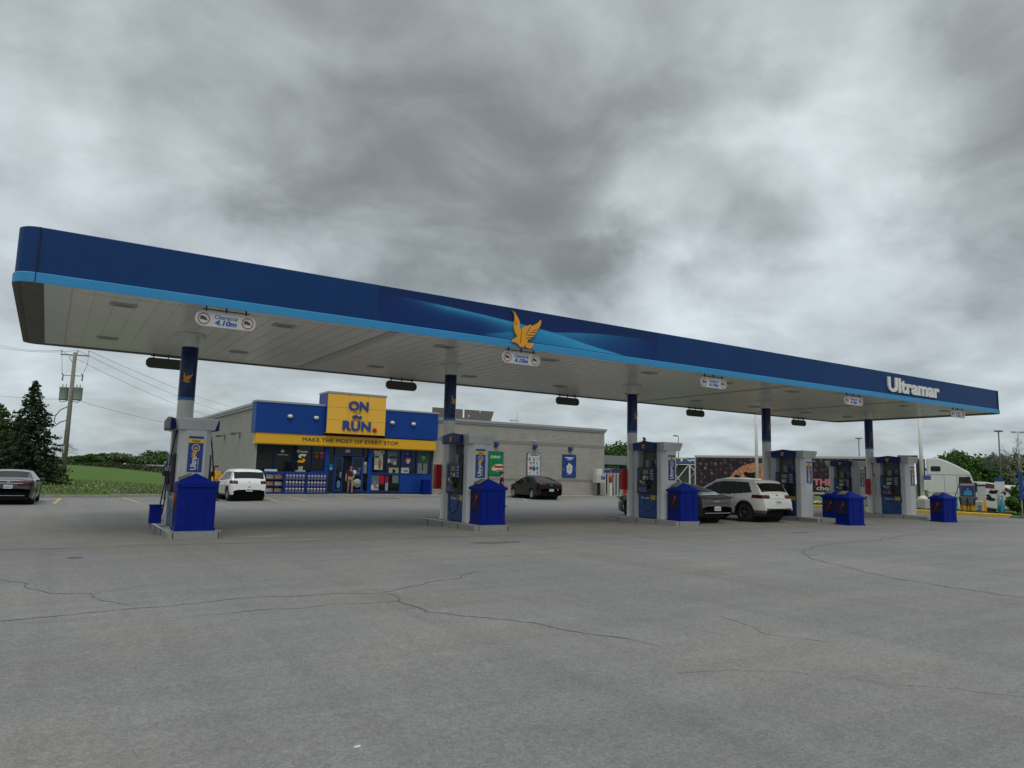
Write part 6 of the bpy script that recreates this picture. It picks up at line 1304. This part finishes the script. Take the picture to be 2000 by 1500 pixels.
# weeds and dandelion heads near the kerb
P = []; D = []
for i in range(26000):
    x = -30+40*rg.random(); y = YK+.15+22*rg.random()**1.3; P.append((x, y, hz_(x, y)+.01+.07*rg.random()))
o = leafmesh('weeds', P, .045, leafmat('weed_green', (.070, .112, .030), (.135, .175, .058)), None, 0, 5); tag(o, kind='stuff', label='rough knee-high weeds behind the left kerb', cat='weeds')
for i in range(3600):
    x = -30+40*rg.random(); y = YK+.3+17*rg.random()**1.1
    if mnoise.noise(Vector((x*.5, y*.5, 3)))+.15 < rg.random()*.45: continue
    D.append((x, y, hz_(x, y)+.10+.12*rg.random()))
o = leafmesh('seed_heads', D, .034, mat('seed_white', (.62, .62, .54), .9), None, 0, 6); tag(o, kind='stuff', label='pale dandelion seed heads dotted over the weeds', cat='seed heads')
P = []
for i in range(14000):
    x = XK+.45+rg.random()*5.6; y = -5+36*rg.random(); P.append((x, y, hz_(x, y)+.02+.10*rg.random()))
o = leafmesh('verge_grass', P, .07, leafmat('verge_green', (.030, .070, .016), (.07, .12, .035)), None, 0, 7); tag(o, kind='stuff', label='green grass of the verge behind the yellow kerb', cat='grass')
# trees right of the store
q = at(1206, 930, 100); broadleaf('broad_tree', 'round deep green tree behind the shed right of the store', (q.x, q.y, -.2), 6.6, 3.7, LEAF1, 41, 6000, .22, 30, .2)
q = at(1250, 930, 104); broadleaf('broad_tree', 'green tree mostly hidden behind the third column', (q.x, q.y, -.2), 5.4, 3.0, LEAF1, 42, 3500, .22, 24, .2)
q = at(1258, 930, 72); spruce('spruce_tree', 'thin spruce tip poking above the third pump', (q.x, q.y, -.1), 5.7, .8, SPR, 11, 20, .7, .1, .25)
# tree belt beyond the truck
belt_ = [(1876, 112, 7.6, 4.4, LEAF1, 'dark green round tree rising over the truck hood'), (1906, 120, 7.5, 3.6, LEAF1, 'second dark green tree over the diesel pump'), (1852, 118, 7.4, 3.0, LEAF1, 'low dark tree just behind the truck roof slope')]
for i, (px, d, h, r, mm, lab) in enumerate(belt_):
    q = at(px, 950, d); broadleaf('broad_tree', lab, (q.x, q.y, -.6), h, r, mm, 60+i, 4200, .25, 26, .15)
pl_ = [(1918, 128, 8.0), (1930, 122, 7.8), (1942, 130, 8.3), (1953, 124, 7.9), (1963, 132, 8.1), (1974, 121, 7.6), (1984, 128, 8.2), (1995, 122, 8.0), (2008, 128, 8.4), (2024, 124, 8.0), (2042, 130, 8.2), (2062, 124, 8.2)]
pp_ = ['right of the dark green trees', 'left of the dark light pole', 'under the bent light pole', 'behind the teal and white post', 'right of the teal post', 'paler, mid belt', 'behind the twin-head light pole', 'above the yellow vehicle', 'at the right edge of the view', 'just outside the right edge', 'beyond the right edge, nearer', 'beyond the right edge, farther']
for i, (px, d, h) in enumerate(pl_):
    q = at(px, 950, d); broadleaf('poplar_tree', 'grey-green tree of the roadside belt, '+pp_[i], (q.x, q.y, -.6), h, 1.9, LEAF2 if i % 3 else LEAF4, 80+i, 3000, .22, 26, .1, group='grey-green trees of the roadside belt')
P = []
for i in range(9000): 
    s = rg.random(); a = at(1860+260*s, 950, 82+5*rg.random()); P.append((a.x, a.y, -.5+rg.random()*1.35))
o = leafmesh('reed_strip', P, .13, leafmat('reed_straw', (.10, .085, .045), (.20, .165, .09)), None, 0, 9); tag(o, kind='stuff', label='straw-coloured reeds in front of the roadside tree belt', cat='reeds')
q = at(2001, 985, 47); broadleaf('bush', 'dense dark bush at the right edge behind the verge', (q.x, q.y, -.35), 2.1, 1.15, LEAF1, 97, 5200, .10, 30, .02)['category'] = 'bush'
q = at(2010, 985, 48); broadleaf('bush', 'second dark bush cut off by the right edge', (q.x+1, q.y, -.35), 2.4, 1.3, LEAF1, 98, 3500, .10, 24, .02)['category'] = 'bush'
q = at(2004, 960, 58); bare_tree('bare_tree', 'leafless young tree at the right edge', (q.x, q.y, -.3), 6.6, 13, mat('bark_grey', (.13, .12, .11), .9), 6, .5)
# ================================================================== UTILITY POLE, WIRES, LAMP POSTS
PB = at(123, 928, 70); PB.z = .30; ph = 12.25
t = thing('utility_pole', 'tall wooden utility pole carrying two grey transformers', 'utility pole', PB)
k = MB(); k.cyl((0, 0, 0), (0, 0, ph), .25, .17, 12); k.build('pole', WOOD, t)
vx = Vector((RIGHT.x, RIGHT.y, 0)).normalized(); vy = Vector((-vx.y, vx.x, 0))
def P3(a, z, b=0): return vx*a+vy*b+Vector((0, 0, z))
k = MB(); k.tube([P3(-1.45, ph-.22), P3(1.45, ph-.32)], .06); k.build('crossarm', WOOD, t)
for a in (-1.35, .25, 1.35): k = MB(); k.cyl(P3(a, ph-.2), P3(a, ph+.10), .03); k.ico(P3(a, ph+.14), .06, .06, .09, 1); k.build('insulator', GREYD, t)
k = MB(); k.tube([P3(-1.0, 9.95), P3(1.0, 9.90)], .035); k.build('lower_arm', WOOD, t)
for a in (-1.0, .95):
    k = MB(); k.tube([P3(a-.12, 10.15), P3(a+.05, 9.9), P3(a-.05, 9.55)], .055); k.ico(P3(a, 9.5), .08, .08, .12, 1); k.build('fuse_cutout', GREYD, t)
TRM = mat('transformer_grey', (.27, .31, .30), .5)
for a in (-.72, .66):
    k = MB(); c = P3(a, 8.1); k.lathe([(0, -.62), (.38, -.62), (.40, -.5), (.40, .55), (.43, .58), (.43, .64), (0, .70)], 18, c); tr = k.build('transformer', TRM, t)
    k = MB(); 
    for b in (-.18, .16): k.cyl(c+vx*b+Vector((0, 0, .62)), c+vx*b+Vector((0, 0, .95)), .04)
    k.build('bushing', GREYD, tr)
k = MB(); k.tube([P3(-1.2, 7.6), P3(-1.0, 7.3), P3(-.6, 7.3), P3(-.2, 7.5)], .03); k.build('cable', GREYD, t)
k = MB(); k.tube([P3(1.1, 7.7), P3(.7, 7.25), P3(.2, 7.4)], .03); k.build('cable', GREYD, t)
k = MB(); k.tube([P3(-.1, 6.9), P3(-.9, 6.5), P3(-1.35, 5.9), P3(-1.4, 5.3), P3(-1.1, 5.05), P3(-.8, 5.3), P3(-.15, 5.5)], .045); k.build('cable', GREYD, t)
k = MB(); k.tube([P3(-1.3, ph-.3), P3(-1.2, 11), P3(-1.1, 10.2)], .018); k.build('cable', GREYD, t)
k = MB(); k.tube([P3(1.35, ph-.3), P3(1.3, 11), P3(1.0, 10.2)], .018); k.build('cable', GREYD, t)
k = MB(); k.tube([P3(-.6, ph-.4), P3(-.1, ph-1.1)], .03); k.build('cable', GREYD, t)

k = MB(); k.cyl(P3(-.3, 0), P3(-.26, 4.5), .03); k.box(-.3, -.1, -.32, -.22, 2.3, 3.0); k.build('ground_conduit', LGREY, t)
def wire(label, a, b, sag=.6, r=.018):
    k = MB(); pts = []
    for i in range(15): f = i/14; p = a.lerp(b, f); pts.append(p-Vector((0, 0, sag*4*f*(1-f))))
    k.tube(pts, r, 4); tag(k.build('overhead_wire', GREYD), label, 'wire', 'overhead wires')
Tp = lambda a, z: PB+P3(a, z)
wire('upper overhead wire leaving the pole top to the left', Tp(-1.35, ph+.2), at(-60, 655, 78)); wire('second overhead wire leaving the pole top to the left', Tp(.25, ph+.2), at(-60, 664, 80))
wire('overhead wire from the pole top, highest above the store', Tp(1.35, ph+.2), at(520, 812, 145), .8); wire('overhead wire from the pole top, next below the highest', Tp(.25, ph+.2), at(520, 822, 145), 1.2); wire('overhead wire from the pole, third above the store', Tp(-1.35, ph+.1), at(520, 832, 145), 1.6)
wire('low overhead wire left of the pole behind the spruce', Tp(-.3, 7.6), at(-60, 763, 80), .3); wire('low overhead wire sloping down right of the pole', Tp(.3, 7.6), at(420, 838, 110), .5)
def flagpole(label, base, h, r0=.10, r1=.05, m=WHITE):
    t = thing('white_pole', label, 'pole', base); k = MB(); k.cyl((0, 0, 0), (0, 0, h), r0, r1, 12); k.build('pole', m, t); k = MB(); k.lathe([(0, 0), (.28, 0), (.28, .04), (.16, .12), (.12, .2)], 16); k.build('base_flange', m, t); return t
q = at(1479, 960, 50.5); flagpole('slim white pole standing in front of the cookie print of the trailer', (q.x, q.y, -.25), 9.5, .13, .08)
q = at(1803, 975, 43.5); zb = hz_(q.x, q.y)
t = thing('concrete_block', 'pale concrete block under the right white pole', 'concrete block', (q.x, q.y, zb-.1)); k = MB(); k.box(-.75, .85, -.5, .5, 0, .78, .04); k.build('block', mat('pale_concrete', (.40, .40, .38), .85, dirt=.3), t); k = MB(); k.box(-.7, .8, -.45, .45, .78, .80); k.build('block_top', LGREY, t)
t = flagpole('white pole with blue and white price board near the truck cab', (q.x, q.y, zb+.70), 6.4, .13, .08)
k = MB(); k.box(-.32, .42, -.30, -.26, 1.12, 1.40); bb = k.build('blue_header', PUMPB, t); k = MB(); k.box(-.32, .40, -.30, -.26, .52, 1.12); pb = k.build('white_board', PAPER, t); k = MB()
for zz in (.6, .72, .84, .96): k.box(-.22, .30, -.306, -.30, zz, zz+.035)
k.build('board_rows', LGREY, pb)
def lamp_post(name, label, base, h, arms, m=GREYD, r=.09, tw=1.2):
    t = thing(name, label, 'street lamp', base); k = MB(); k.cyl((0, 0, 0), (0, 0, h), r, r*.6, 8); k.build('pole', m, t)
    for s in arms: k = MB(); c = vx*s*tw*.5; k.tube([(0, 0, h), tuple(c*.4+Vector((0, 0, h+.04)))], .05, 5); k.box(c.x*.9-.30, c.x*.9+.30, c.y*.9-.2, c.y*.9+.2, h-.02, h+.14, .03); k.build('lamp_head', m, t)
    return t
for px, py, d, lab, ar, mm, rr_ in ((1677, 857, 120, 'thin lamp post above the trailer, left of the fifth column', (-1, 1), GREYD, .12), (1950, 843, 90, 'dark lamp post rising from the trees by the diesel pump', (-1, 1), GREYD, .13), (1988, 845, 80, 'pale twin-head lamp post near the right edge', (-1, 1), LGREY, .10), (1325, 852, 110, 'thin lamp post above the distant truss canopy', (-1,), GREYD, .09)):
    q = at(px, py, d); bz = -.5; lamp_post('lamp_post', lab, (q.x, q.y, bz), q.z-bz, ar, mm, rr_, .5 if rr_ > .1 else 1.0)
# ================================================================== DIESEL ISLAND ON THE RIGHT
def diesel(label, loc, rz):
    t = thing('diesel_dispenser', label, 'fuel pump', loc, rz, 'yellow diesel pumps')
    YO = mat('diesel_orange', (.72, .34, .02), .4)
    k = MB(); k.box(-.5, .5, -.35, .35, 0, .08, .01); k.build('plinth', BLACK, t); k = MB(); k.box(-.48, .48, -.34, .34, .08, .95, .02); k.build('lower_cabinet', YO, t)
    k = MB(); k.box(.48, .92, -.30, .34, .08, 1.15, .02); k.build('side_cabinet', YO, t); k = MB(); k.box(.48, .90, -.28, .34, 1.15, 2.05, .02); k.build('side_column', GREYT, t); k = MB(); k.box(.46, .93, -.31, .36, 2.05, 2.15, .02); k.build('column_cap', OFFW, t); k = MB(); k.box(.475, .905, -.285, .345, 1.95, 2.04); k.build('blue_band', PUMPB, t)
    k = MB(); k.box(-.46, .40, -.30, .30, 1.25, 2.12, .02); k.build('head', GREYD, t); k = MB(); k.box(-.34, .30, -.33, -.30, 1.35, 1.92, .01); s_ = k.build('blue_screen_panel', PUMPB, t); k = MB(); k.box(-.24, .20, -.336, -.33, 1.38, 1.58); k.build('teal_graphic', TEAL, s_); k = MB(); k.box(-.2, .16, -.338, -.336, 1.62, 1.65); k.box(-.04, .02, -.338, -.336, 1.72, 1.80); k.build('panel_marks', LGREY, s_)
    k = MB(); k.box(-.40, .34, -.34, -.30, 1.98, 2.06); k.build('light_strip', mat('salmon', (.50, .32, .26), .5), t)
    k = MB(); k.prism([(-.52, 1.30), (.48, 1.30), (.44, .98), (.30, .80), (-.34, .80), (-.50, .98)], -.38, -.2, 'y', .02); k.build('nozzle_boot', GREYD, t)
    for x in (-.42, -.05, .34): k = MB(); k.box(x-.04, x+.04, -.46, -.36, .86, 1.22, .015); k.build('nozzle', BLACK, t)
    for x0_, x1_ in ((-.50, -.70), (.0, -.1)): k = MB(); k.tube([(x0_, -.4, 1.9 if x0_ < -.3 else .9), (x1_, -.42, 1.3 if x0_ < -.3 else .6), (x1_, -.44, .5 if x0_ < -.3 else .35), (x0_*.9, -.44, .18), (x0_*.6+.05, -.42, .35), (-.42 if x0_ < -.3 else .1, -.4, .86)], .022, 5); k.build('hose', RUBBER, t)
    k = MB(); k.box(.40, .47, -.36, -.28, 1.6, 2.18, .01); k.build('black_post', BLACK, t); return t
def seat(px, py, d): q = at(px, py, d); return Vector((q.x, q.y, hz_(q.x, q.y)))
fr = -math.pi/2+0  # angle helper
def face(p): return math.atan2(p.x, p.y)*-1
dq = seat(1893, 999, 44.5); diesel('yellow and blue diesel pump standing on the verge before the truck hood', dq, face(dq))
dq2 = seat(1716, 990, 49); diesel('yellow and blue diesel pump partly hidden right of the fifth column', dq2, face(dq2)-.5)
q = seat(1914, 1002, 42.9); t = thing('sandwich_board', 'white and brown picture board leaning at the diesel pump', 'sign board', q, face(q)); k = MB(); k.prism([(-.05, 0), (.0, 0), (.12, .95), (.08, .95)], -.19, .19, 'x'); k.build('board', PAPER, t)
o = picture('printed_sheet', -.17, .17, .05, .88, 0, 14, 24, busy((150, 152, 150), [(.5, .25, .2, .28, (100, 66, 60)), (.5, .65, .4, .08, (90, 100, 110)), (.3, .4, .12, .06, (70, 70, 75))], 3), t); o.location = (0, -.085, 0); o.rotation_euler[0] = R(-4) ; o.location.y = -.115
def sleeve(label, loc, h=1.05, header=False, r=.14):
    t = thing('bollard', label, 'bollard', loc, face(loc)); k = MB(); k.lathe([(0, 0), (r, 0), (r, h*.45)], 18); k.build('teal_sleeve', TEAL, t); k = MB(); k.lathe([(r, h*.45), (r, h), (r*.7, h+.04), (0, h+.06)], 18); k.build('blue_sleeve' if not header else 'grey_sleeve', PUMPB if not header else mat('sleeve_grey', (.25, .28, .30), .5), t)
    k = MB(); lettering(k, '1' if header else '4', 0, -r-.001, h*.80, width=.07, height=.14, ext=.01, bold=.03); k.build('number', PAPER, t)
    if header:
        k = MB(); k.box(-.26, .22, -.05, .05, h+.22, h+.72, .02); k.build('white_panel', PAPER, t); k = MB(); k.box(-.28, .16, -.06, .06, h+.70, h+.92, .02); k.build('blue_header', PUMPB, t); k = MB(); k.cyl((0, 0, h), (0, 0, h+.25), .05); k.build('neck', LGREY, t); k = MB(); k.prism([(-.02, 0), (.10, 0), (.10, h*.92), (-.02, h*.92)], -r-.008, -r+.03, 'y'); k.build('teal_stripe', TEAL, t)
    return t
sleeve('teal and blue sleeved bollard with 4 left of the fifth column', seat(1685, 988, 44), .95); sleeve('teal and blue sleeved bollard between the last blue bin and diesel pump', seat(1866, 998, 43.5), 1.0)
sleeve('grey and teal post with white panel and blue head on the verge', seat(1956, 1001, 40.5), 1.12, True, .17)
k = MB(); k.lathe([(.0, 0), (.08, 0), (.05, .3), (0, .34)], 10); q = seat(1686, 988, 44.6); o = k.build('traffic_cone', mat('cone_yellow', (.65, .42, .03), .5), loc=(q.x, q.y, q.z+.98)); tag(o, 'small yellow cone cap on top of the bollard with 4', 'cone')
q = at(1994, 955, 37); t = thing('blue_sign_post', 'tall narrow blue post sign above the dark bush', 'post sign', (q.x, q.y, hz_(q.x, q.y)), face(q)); k = MB(); k.box(-.09, .09, -.04, .04, 1.1, 2.55, .01); k.build('blue_panel', PUMPB, t); k = MB(); k.cyl((0, .06, 0), (0, .06, 2.5), .03); k.build('post', LGREY, t)
q = at(1998, 955, 62); t = thing('parked_van', 'yellow vehicle with rounded white roof at the right edge', 'van', (q.x, q.y, -.45), R(-30)); k = MB(); k.box(-2.2, 2.2, -.9, .9, .35, 1.65, .12); k.build('body', mat('van_yellow', (.62, .40, .03), .4), t); k = MB(); k.prism([(-2.2, 1.62), (2.1, 1.62), (1.8, 1.95), (1.2, 2.12), (-1.5, 2.12), (-2.1, 1.9)], -.85, .85, 'y', .06); k.build('roof', OFFW, t)
k = MB(); k.box(-1.8, 1.9, -.905, -.88, 1.15, 1.55, .01); k.build('side_window', GLASS, t)
for x in (-1.4, 1.4):
    for y in (-.82, .62): k = MB(); k.lathe([(0, 0), (.33, 0), (.35, .03), (.35, .2), (0, .2)], 18, (x, y, .35), 'y'); k.build('wheel', RUBBER, t)
q = seat(1597, 975, 52); k = MB(); k.ico((0, 0, .18), .75, .5, .30, 3); k.v = [tuple(Vector(v)*(1+.15*mnoise.noise(Vector(v)*2))) for v in k.v]; tag(k.build('boulder', mat('tan_rock', (.36, .27, .18), .9, var=.2), loc=q), 'tan boulder on the grass strip under the trailer', 'boulder')
q = seat(1622, 982, 50); k = MB(); k.lathe([(0, 0), (.16, 0), (.16, .5), (.10, .62), (0, .66)], 14); tag(k.build('marker_stub', OFFW, loc=q), 'short white rounded stub on the grass left of the bins', 'marker post')
# air pump box at the left kerb
q = at(327, 966, 37.5); t = thing('air_pump', 'grey upright air pump cabinet behind the leftmost fuel pump', 'air pump', (q.x, q.y, gz(q.x, q.y)-.02)); k = MB(); k.box(-.26, .26, -.25, .25, 0, 1.95, .03); k.build('cabinet', mat('pump_box_grey', (.20, .22, .20), .5), t); k = MB(); k.box(.02, .2, -.262, -.25, .9, 1.8); pz_ = k.build('label_strip', PAPER, t); k = MB(); k.box(.02, .2, -.268, -.262, 1.45, 1.7); k.build('yellow_label', mat('pale_yellow', (.6, .58, .18), .5), pz_)
